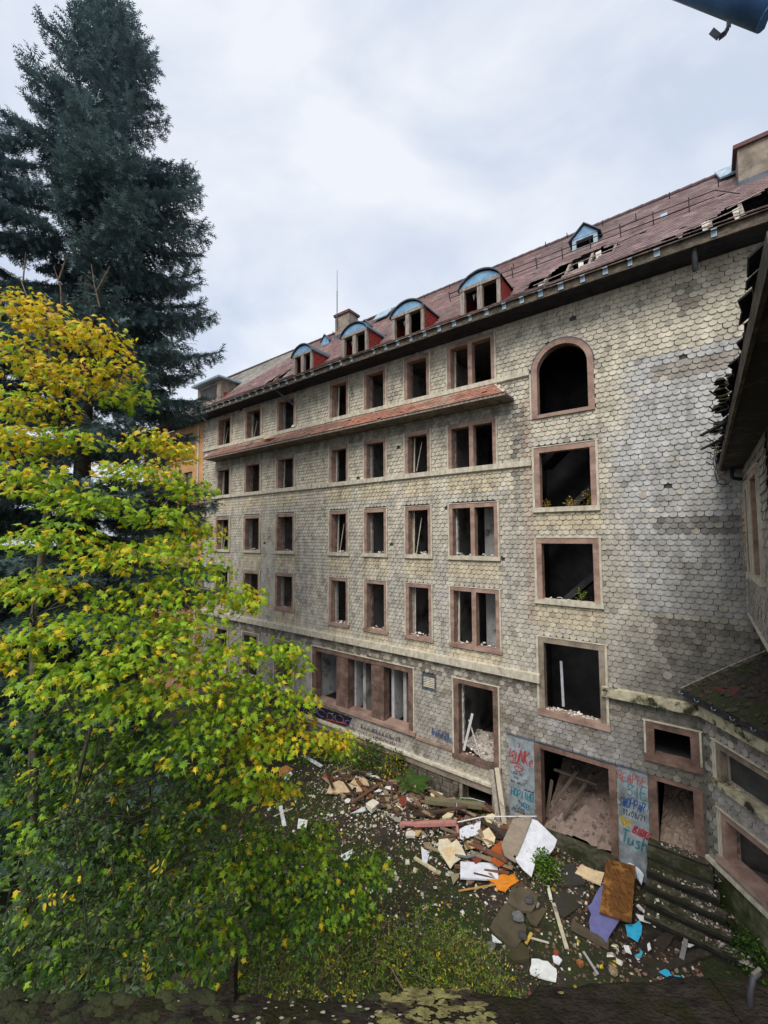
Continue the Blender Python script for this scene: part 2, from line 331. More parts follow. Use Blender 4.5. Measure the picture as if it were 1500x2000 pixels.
def surround(root, s0, s1, z0, z1, jw=0.138, lint=0.15, mull=False, trim=(1, 1, 0, 1), sill='white', grey=False, y_out=0.075, depth=0.2, trw=0.06, jagged=True, sillh=0.15):
    """stone window surround (jambs and lintel) with its sill, mullion and edging boards as sub-parts. z without H"""
    z0 += H; z1 += H; st = M['stone_grey'] if grey else (M['stone_dirty'] if z1 - H < -4.9 else M['stone'])
    a, b = s0 + trw, s1 - trw
    mb = MB(); zs = z0 + sillh
    # jambs in two or three blocks each, lintel
    for x0, x1 in ((a, a + jw), (b - jw, b)):
        cuts = [zs, zs + (z1 - zs) * R.uniform(.16, .3), zs + (z1 - zs) * R.uniform(.6, .8), z1 - lint]
        for k in range(3):
            e = R.uniform(-.004, .004)
            mb.box(x0 + e, x1 + e, -y_out + R.uniform(-.004, .004), depth, cuts[k] + .002, cuts[k+1] - .002)
    mb.box(a, b, -y_out - .006, depth + .01, z1 - lint, z1)
    w = mb.build('window_surround', st, root)
    if sillh > 0:
        m = MB(); yo = -0.12 if sill != 'stone' else -0.10
        ex = 0.02
        segs = 3
        for k in range(segs):
            x0 = s0 - ex + (s1 - s0 + 2*ex) * k / segs; x1 = s0 - ex + (s1 - s0 + 2*ex) * (k+1) / segs
            m.wbox(x0, x1, yo, depth + .05, z0 + .0, zs - .003, .004)
        m.build('sill', M['trim'] if sill == 'white' else st if not grey else M['stone'], w)
    if mull:
        m = MB(); c = (a + b) / 2; m.box(c - .085, c + .085, -y_out - .012, depth - .02, zs - .002, z1 - lint + .002); m.build('mullion', st, w)
    tz0 = zs - .02
    if trim[0]: m = MB(); m.box(s0, s0 + trw, -.095, .03, tz0, z1 + .01); m.build('edging_board', M['trim'], w)
    if trim[1]: m = MB(); m.box(s1 - trw, s1, -.095, .03, tz0, z1 + .01); m.build('edging_board', M['trim'], w)
    if trim[3]: m = MB(); m.wbox(s0 - .03, s1 + .03, -.095, .02, z1 + .012, z1 + .04, .003); m.build('drip_cap', M['trim'], w)
    if jagged:
        m = MB(); ragged(m, s0 + .001, z0 + .06, z1 - .1, depth + .03, 0.43, (jw + trw) * R.uniform(.95, 1.2), side=1); m.build('broken_plaster', M['pale_plaster'] if R.random() < .6 else M['reveal'], w)
    if jagged and R.random() < .62 and z1 - H > -5:        # what is left of the casement
        m = MB(); x = s0 + trw + jw + R.uniform(.02, .12); m.bar((x, .27, z0 + .1), (x + R.uniform(-.02, .05), .3, z1 - .1), R.uniform(.04, .07), .05, up=(0, 1, 0))
        if R.random() < .4: m.bar((x + .1, .3, z0 + .15), (x + .35, .34, z1 - R.uniform(.3, .8)), .03, .03, up=(0, 1, 0))
        m.build('casement_remnant', M['trim'], w)
    return w

# ------------------------------------------------------------------ the long derelict building
F0 = NV * D
bld = empty('derelict_building', (F0[0], F0[1], 0), -AZ)
tag(bld, 'long five storey derelict building clad in grey fish-scale shingles, with empty windows', 'building')
CX = {'A': (-24.42, -22.80), 'B': (-21.44, -19.78), 'C': (-18.50, -16.88), 'D': (-14.43, -13.09), 'E': (-12.22, -10.86), 'F': (-9.97, -8.62), 'G': (-7.90, -5.82), 'H': (-4.60, -2.54)}
RZ = {1: (5.80, 7.58), 2: (2.62, 4.37), 3: (-0.89, 1.23), 4: (-4.19, -1.93)}
WIN = []       # (s0,s1,z0,z1,col,row)
for c in 'ABCDEFG':
    for r in (1, 2, 3, 4):
        z0, z1 = RZ[r]
        if r == 4 and c in 'ABC': z0 = -3.86
        WIN.append((*CX[c], z0, z1, c, r))
WIN += [(*CX['H'], 0.80, 3.0, 'H', 2), (*CX['H'], -2.26, -0.08, 'H', 3), (-4.62, -2.48, -5.92, -3.37, 'H', 4)]
WIN += [(-7.82, -5.94, -8.28, -5.36, 'I', 5)]
for c in 'ABC': WIN.append((*CX[c], -7.95, -5.42, c, 5))
TRIP = (-15.60, -9.54, -8.0, -5.36)
ARCH = (-4.60, -2.54, 4.02, 6.66)
SMALLW = (-1.60, -0.26, -6.44, -5.35)
DOOR1 = (-4.78, -2.35, -9.9, -6.87); DOOR2 = (-1.55, -0.28, -9.9, -6.85)
PANL = (-5.68, -4.78, -9.9, -6.84); PANR = (-2.35, -1.55, -9.9, -6.84)
BWIN = (-7.45, -6.30, -9.85, -9.12)
BWIN2 = (-10.9, -9.9, -9.85, -9.10)
GRILL = (-9.18, -8.52, -6.05, -5.47)
def inH(h): return (h[0] + .05, h[1] - .05, h[2] + H + .02, h[3] + H - .03)
holes = [inH(w) for w in WIN] + [inH(TRIP), inH(SMALLW)]
holes += [(ARCH[0] + .05, ARCH[1] - .05, ARCH[2] + H, ARCH[3] + H), (DOOR1[0] + .05, DOOR1[1] - .05, 0, DOOR1[3] + H - .03), (DOOR2[0] + .05, DOOR2[1] - .05, 0, DOOR2[3] + H - .03)]
holes += [(BWIN[0], BWIN[1], BWIN[2] + H, BWIN[3] + H), (BWIN2[0], BWIN2[1], BWIN2[2] + H, BWIN2[3] + H)]
WS0, WS1, WZ1 = -26.1, 7.0, 7.72
wall(bld, 'facade_wall', WS0, WS1, 0.0, WZ1 + H + .25, holes)

# --- shingle colours by place: protected buff rows under sills, newer grey areas, dark and mossy stains, annex shade painted into the corner
def lerp(a, b, t): return tuple(x + (y - x) * t for x, y in zip(a, b))
BUFF, GREY, YEL, BLUEG, DARK, WARM = (.51, .46, .36), (.425, .395, .34), (.52, .44, .295), (.415, .405, .385), (.10, .09, .078), (.33, .285, .225)
def hsh(a, b):
    v = sin(a * 12.9898 + b * 78.233) * 43758.5453
    return v - math.floor(v)
def vn(a, b):
    """smooth value noise"""
    i, j = math.floor(a), math.floor(b); f, g = a - i, b - j; f = f*f*(3-2*f); g = g*g*(3-2*g)
    return (hsh(i,j)*(1-f)+hsh(i+1,j)*f)*(1-g) + (hsh(i,j+1)*(1-f)+hsh(i+1,j+1)*f)*g
def facade_col(s, z):
    nz = vn(s * .55 + 3, z * .45 + 9) * .6 + vn(s * 1.7, z * 1.3) * .4
    t = min(1, max(0, (2.2 - z) / 3.5)); c = lerp(BUFF, GREY, t * .85 * (.5 + nz))
    for w in WIN:
        if w[0] - .05 < s < w[1] + .05 and -1.05 < z - w[2] < 0.02: c = lerp(c, YEL, .75)
        if w[0] - .2 < s < w[1] + .3 and 0 < z - w[3] < .35: c = lerp(c, GREY, .6)
    if s > -2.3 and -2.2 < z < 5.4:
        e = min(1, (s + 2.3 + (nz - .5) * 1.6) / .7); c = lerp(c, BLUEG, max(0, e))
    if s > -1.9 + nz * 1.4 and 0.02 < z < 0.52: c = lerp(c, DARK, .45 + .4 * R.random())
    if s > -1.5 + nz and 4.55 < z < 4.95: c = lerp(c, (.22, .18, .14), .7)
    if -5.65 < s < -1.6 and -7.1 < z < -5.9 and nz > .3: c = lerp(c, (.40, .40, .41), .85)
    if z < -4.9:
        c = lerp(c, (.27, .25, .225), .5)
        if s > -1.7: c = lerp(c, (.14, .13, .11), .5)
        if nz > .5: c = lerp(c, (.17, .145, .105), min(.8, (nz - .5) * 6 * R.random()))
    if -5.4 < z < -4.85 and R.random() < .6: c = lerp(c, (.13, .11, .085), .75)
    if z < -2.3 and s > -1.7 + nz * 1.2:
        if R.random() < .55 + .6 * (vn(s * 2.2, z * 2.0) - .4): c = lerp(c, (.055, .05, .042), .45 + .45 * R.random())
        else: c = lerp(c, (.24, .22, .19), .6)
    if z < 4.75 and -5.35 < s < -4.85: c = lerp(c, DARK, .75 * max(0, min(1, (z + 1.6) / 5)) * (.4 + .9 * hsh(round(s * 5), round(z * 6.2))))
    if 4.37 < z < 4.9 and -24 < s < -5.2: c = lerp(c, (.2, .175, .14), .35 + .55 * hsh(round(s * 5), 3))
    if -.4 < s < .15 and 6.3 < z < 7.3 and hsh(round(s*5), round(z*6)) > .35: c = lerp(c, (.2, .165, .13), .7)
    if hsh(round(s * 5) + 7, round(z * 6.25) + 3) > .965: c = lerp(c, (.46, .41, .32), .6)
    if hsh(round(s * 5) + 1, round(z * 6.25) + 13) > .96: c = lerp(c, (.24, .22, .2), .6)
    if abs(s + 4.75) < .14 and -3 < z < 5: c = lerp(c, (.38, .26, .19), .45)
    if s > -3.2 and z < 0.5:      # annex shade painted over the stained corner, darker to the right and downward
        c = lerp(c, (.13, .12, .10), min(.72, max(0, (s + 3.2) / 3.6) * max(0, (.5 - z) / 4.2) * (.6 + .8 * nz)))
    k = 1 + R.gauss(0, .05)
    return tuple(max(.02, x * k) for x in c)

def facade_block(s, z):
    zz = z - H
    if zz > 7.66 or zz < -9.75: return True
    for w in WIN + [TRIP, SMALLW, DOOR1, DOOR2, PANL, PANR, GRILL]:
        if w[0] + .10 < s < w[1] - .10 and w[2] + .02 < zz < w[3] + .03: return True
    if ARCH[0] + .1 < s < ARCH[1] - .1:
        cx, r = (ARCH[0] + ARCH[1]) / 2, (ARCH[1] - ARCH[0]) / 2
        if 4.05 < zz < 5.65: return True
        if zz >= 5.65 and (s - cx) ** 2 + (zz - 5.63) ** 2 < (r - .10) ** 2: return True
    if s < -6.05 and zz < -8.7: return True
    if s < -15.6 and zz < -8.05: return True
    if s < -4.6 and 2.40 < zz < 2.60: return True
    if s < -4.6 and 5.58 < zz < 5.76: return True
    if (s < -4.6 or -2.6 < s < -.2) and -4.9 < zz < -4.66: return True
    if s > .95 and zz < 2.0 + (s - .9) * .75: return True
    if s > -.16 and zz < -4.3: return True
    return False
def nearest(n):
    def f(items):
        idx = [i for i, it in enumerate(items) if it[0] < 0.75 and -3.6 < it[1] - H < 5.2]
        idx.sort(key=lambda i: (items[i][0] - .9) ** 2 * 0.9 + (items[i][1] - H - 1.2) ** 2 * .35)
        return idx[:n]
    return f
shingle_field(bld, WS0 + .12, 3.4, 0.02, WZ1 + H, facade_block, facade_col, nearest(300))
for (s_, z_, r_) in ((-1.02, -4.05, .55), (-1.35, 1.1, -.35), (-14.9, 1.35, .3)):   # slipped shingles
    o = link('shingle', SHINGLE, bld); o.location = (s_, -.03, z_ + H); o.rotation_euler = (0, r_, 0); o.color = (.33, .29, .24, 1)

# --- windows
for (s0, s1, z0, z1, c, r) in WIN:
    kw = dict(mull=(c == 'G'))
    if r in (1, 2) and c != 'H': kw.update(sillh=0.0, trim=(1, 1, 0, 0), lint=.18)
    elif r == 3: kw.update(sill='white')
    elif r == 4: kw.update(sill='stone', lint=.14)
    if c == 'H': kw.update(jw=.17, lint=.17, grey=(r == 4), sill='stone' if r == 4 else 'white', jagged=False, sillh=.2 if r == 4 else .16, trw=.07)
    if c == 'I': kw.update(jw=.2, sill='stone', sillh=.17)
    if r == 5 and c in 'ABC': kw.update(jw=.16, grey=True, sillh=.12)
    surround(bld, s0, s1, z0, z1, **kw)
surround(bld, *SMALLW, jw=.2, lint=.16, sill='stone', sillh=.2, jagged=False, trw=.05)

# arch window: stone ring of voussoirs, jambs, sill
def arch_ring(cx, zs, r0, r1, y0, y1, n, a0=0.0, a1=pi):
    mb = MB()
    for k in range(n):
        b0, b1 = a0 + (a1 - a0) * k / n, a0 + (a1 - a0) * (k + 1) / n
        m = 3
        for j in range(m):
            t0 = b0 + (b1 - b0) * j / m + (.003 if j == 0 else 0); t1 = b0 + (b1 - b0) * (j + 1) / m - (.003 if j == m - 1 else 0)
            P = [(cx + r * cos(t), y, zs + r * sin(t)) for y in (y0, y1) for t in (t0, t1) for r in (r0, r1)]
            mb.add(P, [(0,2,3,1),(4,5,7,6),(0,4,6,2),(1,3,7,5),(0,1,5,4),(2,6,7,3)])
    return mb
acx, azs = (ARCH[0] + ARCH[1]) / 2, 5.63 + H
ar = arch_ring(acx, azs, .80, .985, -.075, .2, 7)
for x0, x1 in ((acx - .985, acx - .80), (acx + .80, acx + .985)):
    ar.box(x0, x1, -.075, .2, ARCH[2] + H + .12, ARCH[2] + H + .75 - .002); ar.box(x0 + .002, x1 + .002, -.077, .2, ARCH[2] + H + .75 + .002, azs)
arw = ar.build('arched_window_surround', M['stone'], bld)
m = MB(); m.box(ARCH[0] + .04, ARCH[1] - .04, -.11, .25, ARCH[2] + H, ARCH[2] + H + .12); m.build('sill', M['stone'], arw)
m = MB(); m.box(ARCH[0] - .03, ARCH[0] + .03, -.075, .03, ARCH[2] + H, azs + .02); m.build('edging_board', M['trim'], arw)
m = arch_ring(acx, azs, .987, 1.015, -.08, .03, 9); m.build('drip_cap', M['lead'], arw)
m = MB()      # wall filling the corners over the arch
for sg in (-1, 1):
    pts = [(acx + sg * 1.03, .012, azs)] + [(acx + sg * .9 * cos(t), .012, azs + .9 * sin(t)) for t in np.linspace(0, pi / 2, 9)] + [(acx, .012, ARCH[3] + H + .02), (acx + sg * 1.03, .012, ARCH[3] + H + .02)]
    m.prism(pts if sg > 0 else pts[::-1], (0, .42, 0))
m.build('arch_spandrel', [M['sheath']], bld)

# triple opening on the ground floor with two stone pillars
s0, s1, z0, z1 = TRIP; z0 += H; z1 += H
mb = MB(); mb.box(s0 + .06, s0 + .3, -.05, .3, z0 + .15, z1 - .2); mb.box(s1 - .3, s1 - .06, -.05, .3, z0 + .15, z1 - .2); mb.box(s0 + .06, s1 - .06, -.056, .31, z1 - .2, z1)
tw = mb.build('shopfront_surround', M['stone_dirty'], bld)
for x0, x1 in ((-13.92, -13.20), (-11.81, -11.13)):
    mb = MB(); zz = z0 + .15
    while zz < z1 - .23:
        h = min(R.uniform(.3, .42), z1 - .2 - zz); e = R.uniform(-.008, .008)
        mb.box(x0 + e, x1 + e, -.03 + R.uniform(-.01, .01), .36, zz + .003, zz + h - .003); zz += h
    mb.build('pillar', M['stone_dirty'], tw)
mb = MB(); mb.wbox(s0, s1 + .05, -.14, .5, z0, z0 + .147, .006); mb.build('sill', M['stone'], tw)
for x in (s0, s1 - .06): mb = MB(); mb.box(x, x + .06, -.075, .03, z0 + .13, z1 + .01); mb.build('edging_board', M['trim'], tw)
mb = MB(); mb.wbox(s0 - .03, s1 + .03, -.095, .02, z1 + .012, z1 + .04, .003); mb.build('drip_cap', M['trim'], tw)

# --- bands and cornices
def band(name, s0, s1, z0, z1, yo, mat, seg=2.2, parent=bld, y1=.05):
    s = s0; k = 0; o0 = None
    while s < s1 - .01:
        e = min(s1, s + seg * R.uniform(.85, 1.15))
        if s1 - e < .5: e = s1
        mb = MB(); dz = R.uniform(-.006, .006)
        mb.add([(s+.003,y1,z0+H+dz),(e-.003,y1,z0+H+dz),(e-.003,y1,z1+H+dz+.03),(s+.003,y1,z1+H+dz+.03),(s+.003,-yo,z0+H+.03+dz),(e-.003,-yo,z0+H+.03+dz),(e-.003,-yo,z1+H+dz),(s+.003,-yo,z1+H+dz),(s+.003,-yo*.55,z0+H+dz),(e-.003,-yo*.55,z0+H+dz)],
               [(4,5,6,7),(7,6,2,3),(8,9,5,4),(0,1,9,8),(0,8,4,7,3),(1,2,6,5,9)])
        mb.build(name, mat, parent); s = e
band('sill_band', -26.05, -4.62, 5.58, 5.78, .13, M['trim'])
band('sill_band', -26.05, -4.62, 2.40, 2.62, .13, M['trim'])
band('cornice', -26.05, -4.50, -4.90, -4.60, .20, M['trim'])
band('cornice', -2.66, -0.19, -4.90, -4.60, .20, M['trim_moss'], seg=1.3)
band('ledge', TRIP[1] + .06, -7.86, -8.12, -8.0, .10, M['stone'])
band('plinth_ledge', -16.2, -6.05, -8.85, -8.74, .20, M['trim'], seg=1.6)
band('plinth_course', -16.2, -6.0, -9.12, -8.856, .12, M['stone_grey'], seg=1.9)
band('plinth_course', -26.0, -15.65, -8.12, -8.0, .12, M['trim'], seg=1.9)
# hand-laid stones of the basement wall
mbs = []
z = 0.02
while z < .74:
    h = R.uniform(.16, .26); s = -15.9 + R.uniform(0, .3)
    while s < -6.1:
        w = R.uniform(.22, .5); c = (s + w / 2)
        if not any(b[0] - .1 < c < b[1] + .1 for b in (BWIN, BWIN2)): mbs.append((s, s + w, z, z + h))
        s += w
    z += h
for (a, b, c, d) in mbs[-90:] if len(mbs) > 300 else mbs:
    mb = MB(); e = .02; q = lambda: R.uniform(-.02, .02)
    mb.add([(a+e+q(),-.06,c+e+q()),(b-e+q(),-.06,c+e+q()),(b-e+q(),-.06,d-e+q()),(a+e+q(),-.06,d-e+q()),(a+.01,.02,c+.01),(b-.01,.02,c+.01),(b-.01,.02,d-.01),(a+.01,.02,d-.01)],
           [(0,1,2,3),(4,5,1,0),(5,6,2,1),(6,7,3,2),(7,4,0,3)])
    me = mb.mesh('stone_block', M['concrete']); link('stone_block', me, bld)
for b in (BWIN,):
    for x in (b[0] - .12, b[1]): mb = MB(); mb.box(x, x + .12, -.07, .2, b[2] + H, b[3] + H); mb.build('basement_window_jamb', M['stone_grey'], bld)

# ventilation grille: frame and slats
g0, g1, gz0, gz1 = GRILL; gz0 += H; gz1 += H
mb = MB(); mb.box(g0, g1, -.072, .01, gz0, gz0 + .07); mb.box(g0, g1, -.072, .01, gz1 - .07, gz1); mb.box(g0, g0 + .07, -.072, .01, gz0 + .07, gz1 - .07); mb.box(g1 - .07, g1, -.072, .01, gz0 + .07, gz1 - .07)
gr = mb.build('ventilation_grille', M['lead'], bld)
for k in range(6):
    zz = gz0 + .1 + k * .068
    mb = MB(); mb.add([(g0+.072,-.066,zz),(g1-.072,-.066,zz),(g1-.072,-.01,zz+.045),(g0+.072,-.01,zz+.045)], [(0,1,2,3)]); mb.add([(g0+.072,-.068,zz),(g1-.072,-.068,zz),(g1-.072,-.068,zz+.012),(g0+.072,-.068,zz+.012)], [(0,1,2,3)])
    mb.build('slat', M['trim'], gr)

# --- entrance: stone door frames, painted panels
def doorframe(d, jw, lint, name):
    a, b, z0, z1 = d; mb = MB()
    for x0, x1 in ((a + .01, a + jw), (b - jw, b - .01)):
        z = 0
        for h in (.9, 1.1, 9): t = min(z + h, z1 + H - lint); mb.box(x0, x1, -.075 + R.uniform(-.005, .005), .3, z + .002, t - .002); z = t
    mb.box(a + .01, b - .01, -.081, .3, z1 + H - lint, z1 + H)
    return mb.build(name, M['stone_dirty'], bld)
doorframe(DOOR1, .21, .15, 'door_surround'); doorframe(DOOR2, .22, .1, 'door_surround')
def panel(p, zb):
    mb = MB(); mb.box(p[0] + .03, p[1] - .005, -.068, .03, zb, p[3] + H); return mb.build('painted_panel', M['panel'], bld)
panL, panR = panel(PANL, 0.0), panel(PANR, 0.0)
mb = MB(); mb.wbox(-5.72, -1.5, -.1, .0, -6.84 + H + .003, -6.84 + H + .03, .004); mb.build('drip_cap', M['lead'], bld)
# ------------------------------------------------------------------ roof of the long building
RP = [(-1.0, 8.04), (0.2, 8.85), (3.6, 12.5)]
def roof_z(y):
    for (a, za), (b, zb) in zip(RP[:-1], RP[1:]):
        if y <= b + 1e-6: return za + (zb - za) * (y - a) / (b - a)
    return RP[-1][1]
RS0, RS1 = -31.0, 6.0
DORM = [(-16.52, -15.10), (-13.08, -11.54), (-10.18, -8.60), (-6.96, -5.40)]   # segmental dormers
def in_dormer(s, y):
    if any(a - .02 < s < b + .02 and -.62 < y < .75 for a, b in DORM): return True
    if -3.5 < s < -2.72 and 2.0 < y < 2.42: return True
    return False
def in_hole(s, y):
    n = (vn(s * 3.1, y * 4.3) - .5) * .35 + (R.random() - .5) * .12
    if -4.75 < s < -1.9 and .0 < y < 1.35:
        u = (s + 4.75) / 2.85; lo = -.1 + u * .85; hi = .5 + u * 1.1
        if lo + n * .5 < y < hi - (.25 if u > .85 else 0) + n: return True
    if -.6 < s < 2.2 and -.5 < y < 1.4:
        u = (s + .6) / 2.8
        if -.25 + n < y < .2 + u * .9 + n: return True
    if -20.0 < s < -18.3 and .1 < y < .85 + n and y < .3 + (s + 20) * .4 + n: return True
    return False
TL_V = [(-.088, 0, 0), (.088, 0, 0), (.092, .235, -.012), (-.092, .235, -.012), (-.088, .0, -.018), (.088, .0, -.018), (-.05, -.02, 0), (.05, -.02, 0), (-.05, -.02, -.018), (.05, -.02, -.018)]
TL_F = [(0, 6, 7, 1, 2, 3), (0, 4, 8, 6), (6, 8, 9, 7), (7, 9, 5, 1)]
def tile_mesh(mat):
    me = bpy.data.meshes.new('roof_tile'); me.from_pydata(TL_V, [], TL_F); me.materials.append(mat); me.update(); return me
TILE = tile_mesh(M['tile_obj'])
items = []
for (a, za), (b, zb) in zip(RP[:-1], RP[1:]):
    Ln = sqrt((b-a)**2 + (zb-za)**2); nc = int(round(Ln / .165)); ang = atan2(zb - za, b - a)
    for k in range(nc):
        t = k / nc; y = a + (b - a) * t; z = za + (zb - za) * t
        s = RS0 + (.09 if k % 2 else 0)
        row = R.uniform(.92, 1.08)
        while s < RS1:
            ss = s; s += .18
            if in_dormer(ss, y + .08) or in_hole(ss, y) or R.random() < .003: continue
            gb = -21.0 if y > 2.6 else (-21.0 - (2.6 - y) * 1.75)
            grey = ss < gb + (vn(ss * 2, y * 3) - .5) * .8
            c = (.26, .245, .21) if grey else lerp((.205, .115, .105), (.175, .118, .112), vn(ss * .4, y * 1.3 + 5))
            if not grey and ss > -5: c = lerp(c, (.18, .125, .122), .7)
            if not grey and vn(ss * 1.1 + 40, y * 3) > .78: c = lerp(c, (.27, .2, .18), .6)
            kk = row * (1 + R.gauss(0, .09)); items.append((ss, y, z + .02 + .09 * (vn(ss * .35, y * .8 + 30) - .5), ang + R.gauss(0, .012), tuple(x * kk for x in c)))
n = len(items); A = np.array([[i[0], i[1], i[2] + H] for i in items], np.float32); an = np.array([i[3] for i in items])
Mx = np.zeros((n, 3, 3), np.float32); Mx[:, 0, 0] = 1; Mx[:, 1, 1] = np.cos(an); Mx[:, 2, 1] = np.sin(an); Mx[:, 1, 2] = -np.sin(an); Mx[:, 2, 2] = np.cos(an)
mb = MB()      # roof boarding under the tiles, rear slope, gable ends
yb, zb = 8.4, 7.7 + H
mb.add([(RS0, 3.62, 12.46 + H), (RS1, 3.62, 12.46 + H), (RS1, yb, zb), (RS0, yb, zb)], [(0, 1, 2, 3)])
for s in (RS0, RS1): mb.add([(s, -.95, 7.97 + H), (s, .2, 8.8 + H), (s, 3.6, 12.45 + H), (s, yb, zb)], [(0, 1, 2, 3)])
roof = mb.build('roof', M['soffit'], bld)
o = link('roof_tiling', scatter_mesh('roof_tiling', TL_V, TL_F, Mx, A, np.array([i[4] for i in items], np.float32), M['roof_tile']), roof); o['kind'] = 'stuff'
mb = MB()
s = RS0
while s < RS1:
    mb.tube([(s, 3.6, 12.52 + H), (s + .4, 3.6, 12.54 + H)], .09, 6); s += .38
o = mb.build('ridge_capping', cmat((96, 78, 80)), roof)
for s in [x * .82 - 20.2 for x in range(3)] + [-4.9 + .72 * x for x in range(5)] + [-.2 + .7 * x for x in range(4)]:   # rafters seen in the gaps
    mb = MB(); mb.bar((s, -.9, roof_z(-.9) + H - .14), (s, .2, 8.85 + H - .15), .09, .14); mb.bar((s, .2, 8.85 + H - .15), (s, 3.5, 12.4 + H - .16), .09, .14); mb.build('rafter', M['oldwood'], roof)
for (s, y, l, r) in ((-4.5, .25, 1.3, .2), (-3.4, .75, 1.6, .12), (-2.3, 1.15, 1.2, .18), (.1, .15, 1.1, .25), (-1.4, .18, 1.5, .02), (-19.3, .4, .9, .3), (.9, .65, .8, .3)):
    mb = MB(); mb.bar((s, y, roof_z(y) + H + .05), (s + l, y + r, roof_z(y + r) + H + .06), .05, .02, up=(0, -.7, .7)); mb.build('torn_batten', M['oldwood'], roof)
for (s, y, sz) in ((-4.35, .3, .3), (-3.1, .75, .22), (-2.6, 1.05, .24), (1.0, .45, .2), (.3, .3, .25)):     # torn lining felt
    mb = MB(); z = roof_z(y) + H - .05
    mb.add([(s, y, z + .1), (s + sz * .7, y + .05, z + .16), (s + sz * .8, y - .02, z - sz * .9), (s + sz * .35, y - .06, z - sz * 1.5), (s + .02, y - .05, z - sz * .5)], [(0, 1, 2, 3, 4)]); mb.build('torn_lining', cmat((214, 208, 196)), roof)
# eaves: soffit boards, fascia, zinc straps
mb = MB(); k = 0
y = -.9
while y < -.05:
    mb.wbox(-26.3, RS1, y + .004, y + .18 - .004, 7.72 + H + R.uniform(0, .008), 7.75 + H, .002); y += .18
mb.build('soffit', M['soffit'], bld)
s = -31.0
while s < 2.6:
    e = s + R.uniform(2.5, 3.6); mb = MB(); mb.wbox(s + .003, min(e, 2.9) - .003, -.95, -.903, 7.715 + H, 7.95 + H, .006); mb.build('fascia_board', M['gutter'], bld)
    mb = MB(); mb.wbox(s + .003, min(e, 2.9) - .003, -1.04, -.8, 7.952 + H, 7.985 + H, .012); mb.build('eaves_board', M['gutter'], bld); s = e
s = -26.0
while s < 1.6:
    if R.random() > .15:
        mb = MB(); w = R.uniform(.055, .08); mb.box(s - w, s + w, -.975, -.951, 7.77 + H, 7.94 + H); mb.box(s - w, s + w, -1.06, -.975, 7.925 + H, 7.948 + H); mb.build('gutter_strap', M['zinc'], bld)
    s += .63 + R.uniform(-.02, .02)
for (s, l) in ((.1, .75),):
    mb = MB(); mb.tube([(s, -.8, 7.75 + H), (s, -.78, 7.2 + H), (s + .02, -.75, 7.12 + H)], .07, 8); mb.build('drain_pipe', M['blackpipe'], bld)
mb = MB(); mb.tube([(-17.6, -.85, 7.74 + H), (-17.0, -.15, 7.0 + H)], .05, 6); mb.build('drain_pipe', M['lead'], bld)
# snow guard rail on posts
pts_r = []
for i in range(30):
    s = -8.6 + i * .32
    pts_r.append((s, 1.72 - .02 * i * .3, roof_z(1.72 - .006 * i) + H + .28))
for dz, nm in ((.0, 'snow_rail'), (.22, 'snow_rail')):
    mb = MB(); mb.tube([(p[0], p[1] - dz * .6, p[2] + dz * .6 - .1) for p in pts_r] + ([(1.25, 1.25, roof_z(1.25) + H + .1)] if dz else []), .016, 5); mb.build(nm, M['iron'], roof)
for p in pts_r[::3]:
    mb = MB(); mb.bar((p[0], p[1], p[2] - .32), (p[0], p[1] - .16, p[2] + .1), .03, .03); mb.build('rail_post', M['iron'], roof)
for i in range(22):
    s = -20 + i * 1.15 + R.uniform(-.2, .2); y = R.choice([2.6, 3.3, 3.55]); mb = MB(); mb.bar((s, y, roof_z(y) + H), (s, y - .1, roof_z(y) + H + .2), .03, .02); mb.build('roof_hook', M['iron'], roof)
mb = MB(); mb.add([(-.75, 1.95, roof_z(1.95)+H+.03), (-.55, 1.95, roof_z(1.95)+H+.03), (-.55, 2.15, roof_z(2.15)+H+.05), (-.75, 2.15, roof_z(2.15)+H+.05)], [(0,1,2,3)]); mb.build('roof_flashing', M['zinc'], roof)
for (s, y) in ((-13.9, 3.1), (.9, 3.2)):
    mb = MB(); z = roof_z(y) + H; mb.prism([(s, y - .35, z - .22), (s + .9, y - .35, z - .22), (s + 1.0, y + .3, z + .5), (s - .1, y + .3, z + .5)], (0, -.03, .05)); mb.build('roof_light', M['zinc'], roof)
